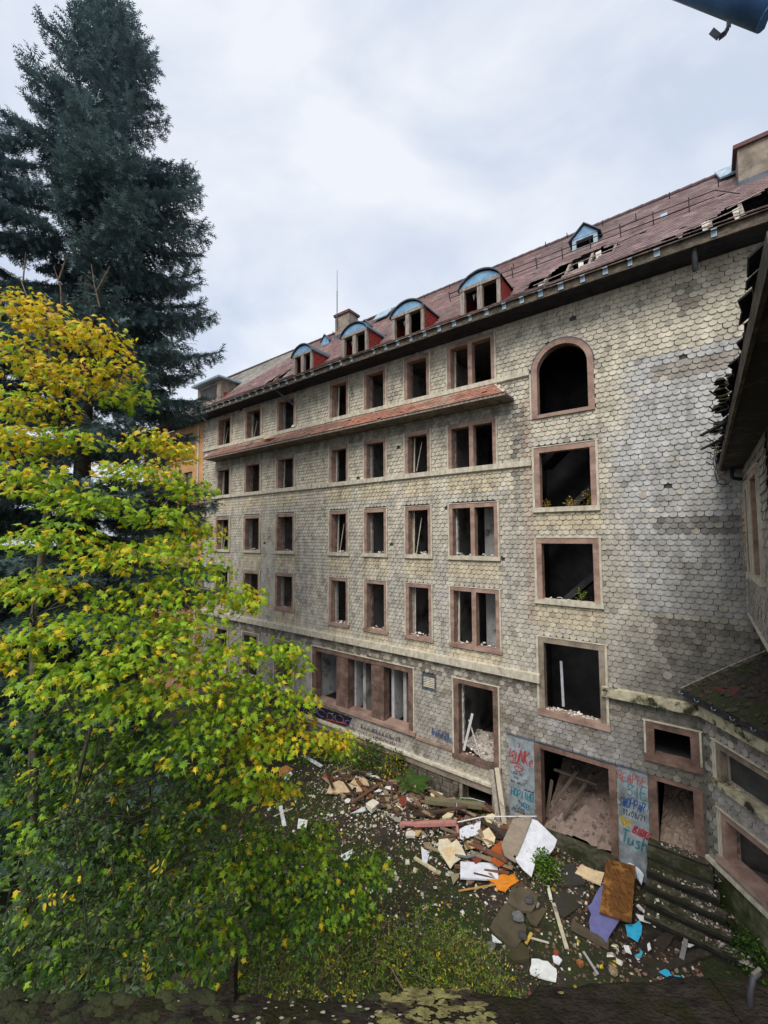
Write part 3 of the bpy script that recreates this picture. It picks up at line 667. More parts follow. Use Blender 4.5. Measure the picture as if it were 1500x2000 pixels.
# segmental-headed dormers
for (a, b) in DORM:
    yf = -.6; zb_, zh = 8.36 + H, 9.22 + H; c = (a + b) / 2; hw = (b - a) / 2; rise = .5
    def top(x): return zh + rise * (1 - ((x - c) / (hw + .08)) ** 2) ** .75 if abs(x - c) < hw + .08 else zh
    mb = MB()
    for x, sg in ((a, -1), (b, 1)):                # cheeks hung with red tiles
        nrow = 7
        for k in range(nrow):
            z0 = zb_ + (zh - zb_) * k / nrow; z1 = zb_ + (zh - zb_) * (k + 1) / nrow + .02
            y0 = yf + .1; y1e = .9
            xo = sg * .03; xi = sg * .012
            mb.add([(x + xo, y0, z0), (x + xo, y1e, z0), (x + xi, y1e, z1), (x + xi, y0, z1), (x, y0, z0), (x, y1e, z0)], [(0, 1, 2, 3), (0, 4, 5, 1)] if sg > 0 else [(3, 2, 1, 0), (1, 5, 4, 0)])
    dm = mb.build('dormer', M['redtile_cheek'], bld)
    for x0, x1 in ((a, a + .16), (c - .1, c + .1), (b - .13, b)):
        m = MB(); m.wbox(x0, x1, yf, yf + .16, zb_ - .2, zh - .02, .006); m.build('post', M['oldwood'], dm)
    m = MB(); m.wbox(a - .02, b + .02, yf - .02, yf + .2, zh - .02, zh + .1, .004); m.build('lintel', M['oldwood'], dm)
    xs = np.linspace(a - .08, b + .08, 17)
    m = MB(); P = [(x, yf - .015, top(x)) for x in xs]; m.prism([(xs[-1], yf - .015, zh + .08), (xs[0], yf - .015, zh + .08)] + [(x, yf - .015, max(top(x) - .05, zh + .082)) for x in xs], (0, .04, 0)); m.build('gable_sheet', M['zinc_blue'], dm)
    m = MB(); V = []
    for x in xs: V += [(x, yf - .1, top(x) + .0), (x, yf - .1, top(x) + .05), (x, 1.5, top(x) + .05), (x, 1.5, top(x))]
    m.add(V, [f for i in range(16) for f in ((i*4, i*4+1, i*4+5, i*4+4), (i*4+1, i*4+2, i*4+6, i*4+5), (i*4+3, i*4, i*4+4, i*4+7))], 0, False)
    m.build('dormer_roof', M['lead'], dm)
    m = MB(); m.box(a + .03, b - .03, .95, 1.0, zb_ - .4, zh + .1); m.build('back_board', M['deep_shade'], dm)
    for q in range(2):
        m = MB(); x = R.uniform(a + .3, b - .3); m.add([(x, yf + .3, zh - .1), (x + .1, yf + .32, zh - .08), (x + .06, yf + .3, zh - .34)], [(0, 1, 2)]); m.build('torn_lining', cmat((196, 186, 172)), dm)
# small gabled dormer high on the roof
a, b, yf = -3.53, -2.68, 2.0; zb_, zh, za = 10.72 + H, 11.2 + H, 11.66 + H; c = (a + b) / 2
m = MB()
for x, sg in ((a, -1), (b, 1)): m.box(min(x, x + sg * -.06), max(x, x + sg * -.06), yf, 2.75, zb_ - .2, zh)
gd = m.build('gabled_dormer', M['zinc_blue'], bld)
m = MB(); m.box(a - .01, a + .13, yf - .02, yf + .08, zb_ - .05, zh); m.box(b - .13, b + .01, yf - .02, yf + .08, zb_ - .05, zh); m.box(a + .13, b - .13, yf - .02, yf + .08, zb_ - .05, zb_ + .1); m.box(a + .13, b - .13, yf - .02, yf + .08, zh - .07, zh); m.build('window_frame', M['zinc'], gd)
m = MB(); m.prism([(a - .02, yf - .03, zh), (b + .02, yf - .03, zh), (c, yf - .03, za - .04)], (0, .05, 0)); m.build('gable_sheet', M['zinc_blue'], gd)
m = MB()
for sg in (-1, 1):
    x = c + sg * .56; m.prism([(c, yf - .12, za), (x, yf - .12, zh - .06), (x, 3.0, zh - .06), (c, 3.3, za)] if sg < 0 else [(c, 3.3, za), (x, 3.0, zh - .06), (x, yf - .12, zh - .06), (c, yf - .12, za)], (0, 0, .04))
m.build('dormer_roof', M['lead'], gd)
m = MB(); m.box(a + .07, b - .07, 2.5, 2.53, zb_ - .2, zh); m.build('back_board', M['deep_shade'], gd)
for (c, y, z) in ((-17.45, 2.6, 11.35), (-14.0, 2.2, 10.95)):      # two more small ones far along the roof
    m = MB(); m.prism([(c - .3, y, z + H - .15), (c + .3, y, z + H - .15), (c + .3, y, z + H + .3), (c, y, z + H + .62), (c - .3, y, z + H + .3)], (0, .9, 0)); g2 = m.build('gabled_dormer', M['zinc_blue'], bld)
    m = MB(); m.prism([(c - .36, y - .08, z + H + .27), (c, y - .08, z + H + .66), (c + .36, y - .08, z + H + .27), (c, y - .08, z + H + .7)], (0, 1.0, 0)); m.build('dormer_roof', M['lead'], g2)
# box dormer at the far end
a, b, y0 = -27.6, -24.7, .3; z0, z1 = 9.0 + H, 10.35 + H
m = MB(); m.box(a, b, y0, 3.0, z0 - .4, z1); bd = m.build('box_dormer', M['chim'], bld)
m = MB(); m.wbox(a - .25, b + .3, y0 - .35, 3.4, z1 + .003, z1 + .12, .02); m.build('dormer_roof', M['zinc'], bd)
m = MB(); m.box(b + .002, b + .04, y0 + .2, 2.0, z0 - .1, z0 + .55); m.build('tiled_cheek', M['redtile_cheek'], bd)
m = MB(); m.box(a + .4, b - .5, y0 - .02, y0 + .1, z0 + .2, z1 - .25); m.build('dark_opening', M['deep_shade'], bd)
# chimneys
def chimney(s0, s1, y0, y1, zb, zt, cap, base):
    m = MB(); m.wbox(s0, s1, y0, y1, zb + H, zt + H, .01); ch = m.build('chimney', M['chim'], bld)
    m = MB(); m.wbox(s0 - .08, s1 + .08, y0 - .08, y1 + .08, zt + H + .003, zt + H + .12, .02); m.build('chimney_cap', cap, ch)
    m = MB(); m.wbox(s0 - .04, s1 + .04, y0 - .05, y1 + .04, zb + H - .1, base + H, .01); m.build('lead_flashing', M['lead'], ch)
chimney(1.30, 3.4, 2.0, 3.0, 10.2, 12.0, cmat((104, 74, 72)), 10.92)
chimney(-16.95, -15.85, 2.95, 3.75, 11.0, 13.05, cmat((104, 74, 72)), 11.9)
m = MB(); m.tube([(-16.75, 2.9, 12.2 + H), (-16.75, 2.9, 14.6 + H), (-16.75, 2.9, 14.62 + H), (-16.75, 2.9, 15.9 + H)], [.03, .03, .018, .012], 5); m.build('antenna_mast', M['lead'], bld)

# ------------------------------------------------------------------ pent roof between the two upper rows
AW0, AW1 = -24.6, -5.2
aw_top, aw_edge, ay0, ay1 = 5.56 + H, 4.93 + H, -.08, -.86
m = MB()
m.prism([(AW0, ay1 + .03, aw_edge - .06), (AW1 - .02, ay1 + .03, aw_edge - .06), (AW1 - .02, -.02, aw_edge - .1), (AW0, -.02, aw_edge - .1)], (0, 0, -.03))
m.add([(AW0 + .35, ay0, aw_top - .03), (AW1 - .62, ay0, aw_top - .03), (AW1 - .02, ay1 + .02, aw_edge - .03), (AW0, ay1 + .02, aw_edge - .03), (AW1 - .02, -.02, aw_edge - .05)], [(3, 2, 1, 0), (2, 4, 1)])
awn = m.build('pent_roof', M['soffit_light'], bld)
s = AW0
while s < AW1 - .1:
    e = min(AW1, s + R.uniform(2.2, 3.2)); e = AW1 if AW1 - e < .6 else e
    m = MB(); m.wbox(s + .003, e - .003, ay1 - .005, ay1 + .028, aw_edge - .1, aw_edge - .012, .006); m.build('fascia_board', M['oldwood'], awn); s = e
m = MB(); m.box(AW1 - .02, AW1 + .012, ay1, -.03, aw_edge - .11, aw_edge - .02); m.build('end_board', M['lead'], awn)
m = MB(); m.bar((AW1 - .62, ay0 + .02, aw_top), (AW1 - .03, ay1 + .03, aw_edge + .02), .17, .03); m.build('hip_flashing', M['trim'], awn)
m = MB(); m.bar((AW0 + .35, ay0 + .0, aw_top + .0), (AW1 - .6, ay0 + .0, aw_top + .0), .03, .07); m.build('wall_flashing', M['trim'], awn)
an = atan2(aw_top - aw_edge, ay0 - ay1); Ln = sqrt((aw_top - aw_edge) ** 2 + (ay0 - ay1) ** 2)
tl = []
for k in range(6):
    t = k / 6.2; y = ay1 - .03 + (ay0 - ay1) * t; z = aw_edge + (aw_top - aw_edge) * t + .01
    s = AW0 + t * .35 + (.09 if k % 2 else 0) + .05
    while s < AW1 - .62 * t - .06:
        if R.random() > .03:
            c = lerp((.40, .175, .115), (.30, .14, .105), R.random()); g = vn(s * .9, k * .7)
            if s < -13: c = lerp(c, (.235, .14, .11), .6)
            if g > .7: c = lerp(c, (.42, .32, .24), .5)
            tl.append((s, y, z, an - .05 + R.gauss(0, .03), c, R.gauss(0, .03)))
        s += .18
tl.sort(key=lambda i: -i[0])
for i in tl[:300]:
    o = link('roof_tile', TILE, awn); o.location = i[:3]; o.rotation_euler = (i[3], 0, i[5]); o.color = (*i[4], 1)
tl = tl[300:]; n = len(tl); an_ = np.array([i[3] for i in tl])
Mx = np.zeros((n, 3, 3), np.float32); Mx[:, 0, 0] = 1; Mx[:, 1, 1] = np.cos(an_); Mx[:, 2, 1] = np.sin(an_); Mx[:, 1, 2] = -np.sin(an_); Mx[:, 2, 2] = np.cos(an_)
o = link('roof_tiling', scatter_mesh('roof_tiling', TL_V, TL_F, Mx, np.array([i[:3] for i in tl], np.float32), np.array([i[4] for i in tl], np.float32), M['roof_tile']), awn); o['kind'] = 'stuff'

# ------------------------------------------------------------------ rooms behind the openings
LV = [-8.6, -5.15, -1.75, 1.65, 5.0, 7.72]
for k, z in enumerate(LV[:-1]):
    if k == 0:
        m = MB(); m.box(-26.0, -5.25, .47, 7.0, z + H - .3, z + H); m.build('floor_slab', M['floor_in'], bld)
    else:
        m = MB(); m.box(-26.0, -5.25, .47, 7.0, z + H - .25, z + H); m.box(-1.9, 6.9, .47, 7.0, z + H - .25, z + H); m.build('floor_slab', M['floor_in'], bld)
m = MB(); m.box(-26.0, 6.9, .47, 7.4, 7.5 + H, 7.71 + H); m.build('attic_floor', M['floor_in'], bld)
m = MB(); m.box(-26.0, 6.9, 7.0, 7.3, 0, 7.5 + H); m.build('rear_wall', M['plaster_in'], bld)
for s in (-26.0, -22.2, -19.2, -15.9, -12.7, -10.45, -8.3, -5.3, -1.95, 6.8):
    m = MB(); m.box(s, s + .16, .465, 7.0, 0, 7.5 + H); m.build('partition_wall', M['deep_shade'] if s in (-5.3, -1.95) else M['plaster_in'], bld)
m = MB(); m.box(-5.12, -1.96, 3.4, 3.6, 2.9, 7.5 + H); m.build('stair_wall', M['deep_shade'], bld)
m = MB(); m.box(-5.1, -1.97, .47, 6.9, 2.95, 3.1); m.box(-1.78, .1, .47, 6.9, 3.4, 3.6); m.build('hall_ceiling', M['deep_shade'], bld)
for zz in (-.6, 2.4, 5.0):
    m = MB(); m.prism([(-4.9, 1.2, zz + H - 2.4), (-4.6, 1.2, zz + H - 2.4), (-2.3, 1.2, zz + H - .2), (-2.6, 1.2, zz + H - .2)], (0, 1.2, 0)); m.build('stair_flight', M['deep_shade'], bld)
for c in 'DEFG':       # remains of partitions close behind the windows
    for r in (3, 4):
        if c in 'EF' or r == 4:
            m = MB(); s1_ = CX[c][1]; m.box(s1_ - .5, s1_ + .3, 2.0, 2.12, RZ[r][0] + H - .8, RZ[r][1] + H + .5); m.build('partition_wall', M['plaster_in'], bld)
m = MB(); m.box(-6.9, -5.3, 1.1, 1.25, LV[2] + H, LV[3] + H - .26); m.box(-6.9, -5.3, 1.1, 1.25, LV[1] + H, LV[2] + H - .26); m.build('partition_wall', pmat('pale peeling wall', (.46, .45, .43), (.3, .29, .28), scale=2, bump=.3, stain=(.09, .085, .08), stain_scale=1.4), bld)
m = MB(); m.box(-15.6, -15.45, .5, 3.5, -8.0 + H, -5.3 + H); m.box(-13.3, -13.15, .5, 2.6, -8.0 + H, -5.3 + H); m.box(-11.1, -10.95, .5, 3.2, -8.0 + H, -5.3 + H)
m.build('partition_wall', pmat('pale shop wall', (.52, .52, .52), (.36, .36, .36), scale=2, bump=.2, stain=(.06, .055, .05), stain_scale=1.0), bld)

# ------------------------------------------------------------------ graffiti: painted strokes on the panels and walls
G = {'A': [[(0,0),(.5,1),(1,0)],[(.2,.4),(.8,.4)]], 'B': [[(0,0),(0,1),(.7,.95),(.8,.75),(.1,.52),(.9,.4),(.85,.1),(0,0)]], 'C': [[(.9,.85),(.5,1),(.1,.7),(.1,.3),(.5,0),(.9,.15)]], 'D': [[(0,0),(0,1),(.6,.9),(.9,.5),(.6,.1),(0,0)]],
     'E': [[(.9,1),(0,1),(0,0),(.9,0)],[(0,.5),(.7,.5)]], 'F': [[(.9,1),(0,1),(0,0)],[(0,.5),(.7,.5)]], 'G': [[(.9,.85),(.5,1),(.1,.6),(.2,.1),(.6,0),(.9,.2),(.9,.45),(.5,.45)]], 'H': [[(0,0),(0,1)],[(.9,0),(.9,1)],[(0,.5),(.9,.5)]],
     'I': [[(.5,0),(.5,1)]], 'K': [[(0,0),(0,1)],[(.9,1),(.05,.45),(.95,0)]], 'L': [[(0,1),(0,0),(.8,0)]], 'M': [[(0,0),(.1,1),(.5,.3),(.9,1),(1,0)]], 'N': [[(0,0),(0,1),(.85,0),(.9,1)]], 'O': [[(.5,1),(.1,.8),(.05,.3),(.4,0),(.85,.2),(.9,.7),(.5,1)]],
     'P': [[(0,0),(0,1),(.7,1),(.85,.75),(.6,.5),(0,.48)]], 'R': [[(0,0),(0,1),(.7,1),(.85,.75),(.6,.5),(0,.48)],[(.4,.48),(.95,0)]], 'S': [[(.9,.85),(.5,1),(.1,.8),(.3,.55),(.8,.4),(.85,.12),(.4,0),(0,.15)]], 'T': [[(0,1),(1,1)],[(.5,1),(.5,0)]],
     'U': [[(0,1),(.05,.25),(.4,0),(.8,.2),(.85,1)]], 'V': [[(0,1),(.45,0),(.9,1)]], 'W': [[(0,1),(.2,0),(.5,.7),(.75,0),(1,1)]], 'X': [[(0,0),(1,1)],[(0,1),(1,0)]], 'Y': [[(0,1),(.45,.5),(.9,1)],[(.45,.5),(.4,0)]], 'Z': [[(0,1),(.9,1),(0,0),(.9,0)]],
     'u': [[(0,.55),(.05,.1),(.4,0),(.75,.15),(.8,.55)],[(.8,.3),(.9,0)]], 's': [[(.75,.5),(.4,.6),(.15,.45),(.6,.25),(.65,.05),(.1,0)]], 'h': [[(0,1),(0,0)],[(0,.4),(.35,.58),(.7,.45),(.75,0)]], 'a': [[(.7,.5),(.3,.55),(.1,.25),(.35,0),(.7,.2),(.72,.52),(.8,0)]], 'n': [[(0,.55),(0,0)],[(0,.4),(.4,.58),(.7,.4),(.7,0)]],
     't': [[(.35,.9),(.35,.1),(.6,0)],[(.1,.6),(.7,.6)]], 'o': [[(.4,.55),(.1,.3),(.3,0),(.65,.1),(.7,.4),(.4,.55)]], 'i': [[(.3,.5),(.3,0)],[(.3,.7),(.32,.75)]], 'e': [[(.1,.3),(.7,.35),(.5,.58),(.15,.4),(.2,.05),(.7,.05)]], 'l': [[(.3,1),(.3,0)]], 'd': [[(.7,1),(.7,0)],[(.7,.4),(.3,.55),(.1,.25),(.35,0),(.7,.15)]],
     '0': [[(.5,1),(.1,.7),(.1,.3),(.5,0),(.85,.3),(.85,.7),(.5,1)]], '1': [[(.2,.75),(.55,1),(.55,0)]], '2': [[(.1,.8),(.45,1),(.8,.75),(.1,0),(.9,0)]], '3': [[(.1,.9),(.6,1),(.8,.78),(.4,.55),(.85,.35),(.6,0),(.05,.1)]], '8': [[(.5,.52),(.15,.75),(.5,1),(.85,.75),(.5,.52),(.1,.25),(.5,0),(.9,.25),(.5,.52)]], '/': [[(.1,0),(.8,1)]],
     '*': [[(.5,0),(.05,.55),(.2,.95),(.5,.7),(.8,.95),(.95,.55),(.5,0)]], ' ': []}
def ribbon(mb, pts, w, y):
    """flat painted stroke along pts (s,z), smoothed"""
    P = [np.array(p, float) for p in pts]; Q = []
    for i in range(len(P) - 1):
        a, b, c, d = P[max(i-1, 0)], P[i], P[i+1], P[min(i+2, len(P)-1)]
        for t in (0, .25, .5, .75): Q.append(.5 * ((2*b) + (c-a)*t + (2*a-5*b+4*c-d)*t*t + (3*b-a-3*c+d)*t**3))
    Q.append(P[-1]); V = []
    for i, q in enumerate(Q):
        t = Q[min(i+1, len(Q)-1)] - Q[max(i-1, 0)]; l = np.linalg.norm(t); t = t / l if l > 1e-6 else np.array([1, 0]); nrm = np.array([-t[1], t[0]]); ww = w * (.75 + .5 * R.random()) / 2
        V += [(q[0] + nrm[0] * ww, y, q[1] + nrm[1] * ww), (q[0] - nrm[0] * ww, y, q[1] - nrm[1] * ww)]
    mb.add(V, [(2*i, 2*i+1, 2*i+3, 2*i+2) for i in range(len(Q) - 1)])
_gy = [0]
def spray(name, c1, c2, **kw):
    """thin worn paint: the wall shows through where it has faded"""
    m = pmat(name, c1, c2, **kw); N, L = m.node_tree.nodes, m.node_tree.links
    out = next(n for n in N if n.type == 'OUTPUT_MATERIAL'); b = next(n for n in N if n.type == 'BSDF_PRINCIPLED'); g = next(n for n in N if n.type == 'NEW_GEOMETRY')
    no = N.new('ShaderNodeTexNoise'); no.inputs['Scale'].default_value = 34; no.inputs['Detail'].default_value = 4; L.new(g.outputs['Position'], no.inputs['Vector'])
    mr = N.new('ShaderNodeMapRange'); mr.inputs['From Min'].default_value = .38; mr.inputs['From Max'].default_value = .60; mr.inputs['To Min'].default_value = .30; mr.inputs['To Max'].default_value = .95
    L.new(no.outputs['Fac'], mr.inputs['Value']); t = N.new('ShaderNodeBsdfTransparent'); ms = N.new('ShaderNodeMixShader'); L.new(mr.outputs[0], ms.inputs[0]); L.new(t.outputs[0], ms.inputs[1]); L.new(b.outputs[0], ms.inputs[2]); L.new(ms.outputs[0], out.inputs[0])
    return m
def write(parent, text, s, z, h, w, rgb, lw, y=-.069, ang=0.0, jit=.06, shear=0.1, name='graffiti'):
    """hand lettering with its lower left at s,z (z without H); all strokes of a word in one painted mark"""
    mb = MB(); ca, sa = cos(ang), sin(ang); x = 0; cw = w / max(1, len(text)); _gy[0] += 1; yy = y - .002 - .0006 * (_gy[0] % 9)
    for ch in text:
        dy = R.uniform(-jit, jit) * h; sc = R.uniform(.85, 1.1)
        for st in G.get(ch, []):
            pts = []
            for (u, v) in st:
                lx = x + (u * .82 + .06) * cw * sc + v * h * shear + R.uniform(-.03, .03) * cw; lz = v * h * sc + dy + R.uniform(-.03, .03) * h
                pts.append((s + lx * ca - lz * sa, z + H + lx * sa + lz * ca))
            ribbon(mb, pts, lw, yy)
        x += cw
    c = srgb(*rgb); return mb.build(name, spray('paint ' + str(_gy[0]), c, tuple(q * .8 for q in c), scale=9, bump=0, rough=.6), parent)
def squiggle(parent, strokes, rgb, lw, y=-.069):
    mb = MB(); _gy[0] += 1
    for st in strokes: ribbon(mb, [(a, b + H) for a, b in st], lw, y - .002 - .0006 * (_gy[0] % 9))
    c = srgb(*rgb); return mb.build('graffiti', spray('paint ' + str(_gy[0]), c, tuple(q * .8 for q in c), scale=9, bump=0, rough=.6), parent)
l = PANL[0]
write(panL, 'SUNKe', l + .05, -7.72, .42, .80, (176, 62, 62), .052, jit=.12, shear=.22)
squiggle(panL, [[(l+.12,-7.8),(l+.3,-7.75),(l+.52,-7.82),(l+.4,-8.0),(l+.22,-7.95),(l+.3,-7.84),(l+.5,-7.9)], [(l+.36,-7.05),(l+.42,-7.15),(l+.34,-7.2)], [(l+.1,-7.3),(l+.06,-7.6),(l+.25,-7.45)]], (172, 70, 66), .045)
write(panL, 'LOULOU', l + .10, -8.13, .10, .40, (24, 26, 34), .016); write(panL, 'AND', l + .18, -8.28, .09, .20, (24, 26, 34), .014)
write(panL, 'NA MAIN', l + .10, -8.43, .10, .46, (24, 26, 34), .015); write(panL, '*', l + .54, -8.33, .14, .10, (24, 26, 34), .014, shear=.2)
write(panL, 'HOPIIHO', l + .08, -8.86, .24, .76, (22, 128, 150), .044, jit=.1)
write(panL, 'HOPE', l + .42, -9.14, .17, .34, (22, 128, 150), .03)
write(panL, 'Antoine', l + .30, -9.00, .10, .40, (20, 22, 30), .014, ang=-.5); write(panL, 'et', l + .42, -9.22, .09, .1, (20, 22, 30), .014, ang=-.5)
write(panL, 'Laila', l + .24, -9.18, .12, .34, (20, 22, 30), .015, ang=-.62); write(panL, '31/08/21', l + .08, -9.30, .13, .52, (20, 22, 30), .02, ang=-.55)
l = PANR[0]
write(panR, 'REAPhE', l + .03, -7.22, .26, .74, (186, 74, 72), .026, jit=.1)
write(panR, 'SIE', l + .25, -7.62, .32, .52, (64, 138, 146), .036, jit=.08)
squiggle(panR, [[(l+.15,-7.42),(l+.3,-7.45),(l+.45,-7.3)], [(l+.5,-7.7),(l+.78,-7.72),(l+.76,-7.9)]], (64, 138, 146), .02)
write(panR, 'SWOPPAR', l + .03, -7.98, .28, .66, (44, 84, 150), .03, jit=.1, shear=.2); write(panR, '31/08/21', l + .12, -8.2, .17, .6, (28, 32, 52), .022)
squiggle(panR, [[(l+.06,-8.3),(l+.2,-8.36),(l+.32,-8.3)], [(l+.08,-8.42),(l+.3,-8.36),(l+.14,-8.5),(l+.34,-8.46)], [(l+.1,-8.28),(l+.12,-8.5)]], (206, 180, 52), .07)
write(panR, 'BIRXG', l + .36, -8.62, .24, .42, (178, 28, 50), .045, jit=.12, ang=-.15, shear=.25)
write(panR, 'Tush', l + .05, -8.98, .36, .7, (48, 122, 128), .05, jit=.04, ang=-.1)
# black ground with violet loops on the plinth wall further left, small tags on the shingles
mb = MB(); mb.prism([(-19.6, -.07, -8.9 + H), (-13.2, -.07, -8.62 + H), (-12.9, -.07, -8.16 + H), (-19.6, -.07, -8.16 + H)], (0, .05, 0)); gp = mb.build('graffiti_wall', cmat((30, 28, 36), stain=(.05, .05, .06)), bld)
st = []
for k in range(11):
    cx_, cz_, rx, rz = -18.9 + k * .58, -8.42 + R.uniform(-.05, .05), R.uniform(.16, .32), R.uniform(.1, .17)
    a0 = R.uniform(0, 6); st.append([(cx_ + rx * cos(a0 + t), cz_ - .0 + rz * sin(a0 + t)) for t in np.linspace(0, R.uniform(4.5, 6.2), 9)])
squiggle(gp, st, (140, 124, 182), .04, y=-.075); squiggle(gp, [[(-14.6, -8.62), (-13.9, -8.56), (-13.2, -8.5)]], (206, 92, 54), .05, y=-.075)
squiggle(gp, [[(x, -8.3), (x + .14, -8.22)] for x in (-17.9, -16.4, -15.2, -14.2)], (206, 196, 96), .03, y=-.075)
def scrawl(parent, s, z, w, h, rgb, lw, y):
    """illegible loops of a marker tag"""
    st = []; x = s
    while x < s + w:
        st.append([(x + R.uniform(-.02, .1) * h + h * .35 * k * .4, z + (h if k % 2 else 0) * R.uniform(.5, 1.1)) for k in range(5)]); x += h * R.uniform(.55, .9)
    return squiggle(parent, st, rgb, lw, y)
scrawl(bld, -12.4, -8.48, 2.2, .22, (62, 56, 60), .022, -.062); scrawl(bld, -11.7, -8.68, 1.1, .14, (128, 82, 112), .02, -.062)
scrawl(bld, -8.75, -7.74, .75, .3, (66, 90, 138), .04, -.062); scrawl(bld, -8.2, -7.82, .45, .18, (96, 118, 150), .03, -.062)
scrawl(panL, PANL[0] + .52, -8.56, .32, .06, (24, 26, 34), .010, -.069)
# ------------------------------------------------------------------ ground
def fs(x, y):
    """facade coordinates of a ground point: along the facade, distance in front of it"""
    v = np.array([x, y]) - F0; return float(v @ DV), float(-(v @ NV))
def gh(x, y):
    s, o = fs(x, y)
    h = .10 * (vn(x * .5 + 3, y * .5) - .5) + .07 * (vn(x * 1.9, y * 1.9 + 7) - .5)
    d = ((s + 8.0) / 4.2) ** 2 + ((o - 1.9) / 1.5) ** 2; h += .42 * math.exp(-d)           # heap under the windows
    d = ((s + 4.6) / 1.5) ** 2 + ((o - 1.5) / 1.1) ** 2; h += .40 * math.exp(-d)
    if s < -16: h -= min(2.0, (-16 - s) * .05)
    return h
def grid_sheet(name, xs, ys, hf, mat):
    X, Y = np.meshgrid(xs, ys, indexing='xy'); Z = np.vectorize(hf)(X, Y)
    V = np.stack([X, Y, Z], -1).reshape(-1, 3); nx, ny = len(xs), len(ys)
    i = (np.arange(ny - 1)[:, None] * nx + np.arange(nx - 1)[None, :]).ravel()
    LI = np.stack([i, i + 1, i + nx + 1, i + nx], 1).ravel()
    return link(name, bulk_mesh(name, V, 4, LI, mat, smooth=True))
def ground_mat():
    m = pmat('damp soil and moss', (.046, .035, .026), (.019, .015, .012), scale=2.2, bump=1.0, bscale=9, rough=.95, stain=(.027, .038, .011), stain_scale=.5, stain_lo=.46, stain_hi=.58, bdist=.05)
    return m
xs = np.concatenate([[-400, -150, -70, -40, -28], np.arange(-20, 14.01, .3), [17, 22, 40, 90, 400]])
ys = np.concatenate([[-60, -20, -5, 2], np.arange(5, 26.01, .3), [30, 40, 70, 150, 600]])
tag(grid_sheet('courtyard_ground', xs, ys, gh, ground_mat()), kind='structure')

# ------------------------------------------------------------------ low annex that meets the facade at an angle
AC = wfac(-.21, 0, 0)
ann = empty('annex_wing', (AC.x, AC.y, 0), radians(-88.8))
tag(ann, 'low shingled annex at the right with moss-stained cornice and strip windows', 'building')
AU = (.36, 4.2, -6.45, -5.35); AL = (.42, 4.2, -8.35, -7.05)
wall(ann, 'annex_wall', 0.0, 6.0, 0, -4.4 + H, [(AU[0] + .05, AU[1] - .05, AU[2] + H + .02, AU[3] + H - .03), (AL[0] + .05, AL[1] - .05, AL[2] + H + .02, AL[3] + H - .03)])
def ann_col(s, z):
    c = lerp((.27, .25, .225), (.33, .31, .28), vn(s * 2, z * 2))
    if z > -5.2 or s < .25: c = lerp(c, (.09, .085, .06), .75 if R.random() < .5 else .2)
    k = 1 + R.gauss(0, .1); return tuple(x * k for x in c)
def ann_block(s, z):
    zz = z - H
    if zz > -4.85 or zz < -8.5: return True
    return any(w[0] + .02 < s < w[1] - .02 and w[2] < zz < w[3] + .03 for w in (AU, AL))
shingle_field(ann, .1, 3.2, -8.5 + H, -4.8 + H, ann_block, ann_col)
for w_, g in ((AU, False), (AL, False)):
    a, b, z0, z1 = w_; z0 += H; z1 += H; mb = MB()
    mb.box(a + .07, a + .22, -.05, .22, z0 + .16, z1 - .16); mb.box(b - .2, b, -.05, .22, z0 + .16, z1 - .16); mb.box(a + .07, b, -.056, .23, z1 - .16, z1)
    ws = mb.build('window_surround', M['stone'] if w_ is AL else M['stone_grey'], ann)
    mb = MB(); mb.wbox(a - .02, b, -.15, .3, z0, z0 + .157, .008); mb.build('sill', M['trim_moss'] if w_ is AU else M['stone'], ws)
    for e in (0, .05): mb = MB(); mb.box(a + e, a + e + .04, -.085 + e * .3, .03, z0 + .13, z1 + .02); mb.build('edging_board', M['trim'], ws)
    mb = MB(); mb.wbox(a - .03, b, -.1, .02, z1 + .012, z1 + .04, .003); mb.build('drip_cap', M['trim'], ws)
mb = MB(); mb.box(AU[0] + .24, AU[0] + .3, .12, .18, AU[2] + H + .16, AU[3] + H - .16); mb.box(AU[0] + .24, AU[1] - .2, .12, .18, AU[2] + H + .16, AU[2] + H + .22); mb.build('window_frame', M['oldwood'], ann)
mb = MB(); mb.box(AU[0] + .3, AU[1] - .2, .14, .15, AU[2] + H + .22, AU[3] + H - .16); mb.build('window_pane', M['darkglass'], ann)
band('cornice', .0, 5.9, -4.90, -4.60, .20, M['trim_moss'], seg=1.2, parent=ann)
band('plinth_ledge', .0, 5.9, -8.62, -8.5, .12, M['trim'], seg=1.4, parent=ann)
z = .02; cnt = 0
while z < 1.25:
    h = R.uniform(.2, .3); s = .05 + R.uniform(0, .2)
    while s < 3.4:
        w = R.uniform(.3, .6); mb = MB(); q = lambda: R.uniform(-.012, .012)
        mb.add([(s+.015+q(),-.05,z+.015+q()),(s+w-.015+q(),-.05,z+.015+q()),(s+w-.015+q(),-.05,z+h-.015+q()),(s+.015+q(),-.05,z+h-.015+q()),(s,.01,z),(s+w,.01,z),(s+w,.01,z+h),(s,.01,z+h)], [(0,1,2,3),(4,5,1,0),(5,6,2,1),(6,7,3,2),(7,4,0,3)])
        mb.build('stone_block', pmat('mossy plinth stone', srgb(112, 110, 88), srgb(72, 72, 54), scale=4, bump=.6, stain=srgb(48, 56, 26), stain_scale=1.2, stain_lo=.45, stain_hi=.6) if cnt == 0 else bpy.data.materials['mossy plinth stone'], ann); cnt += 1
        s += w
    z += h
mb = MB(); mb.box(.1, 6.0, 2.6, 2.8, 0, -4.5 + H); mb.box(.1, 6.0, .47, 2.6, -8.6 + H, -8.5 + H); mb.box(.1, 6.0, .47, 2.6, -6.75 + H, -6.6 + H); mb.build('inner_wall', M['plaster_in'], ann)
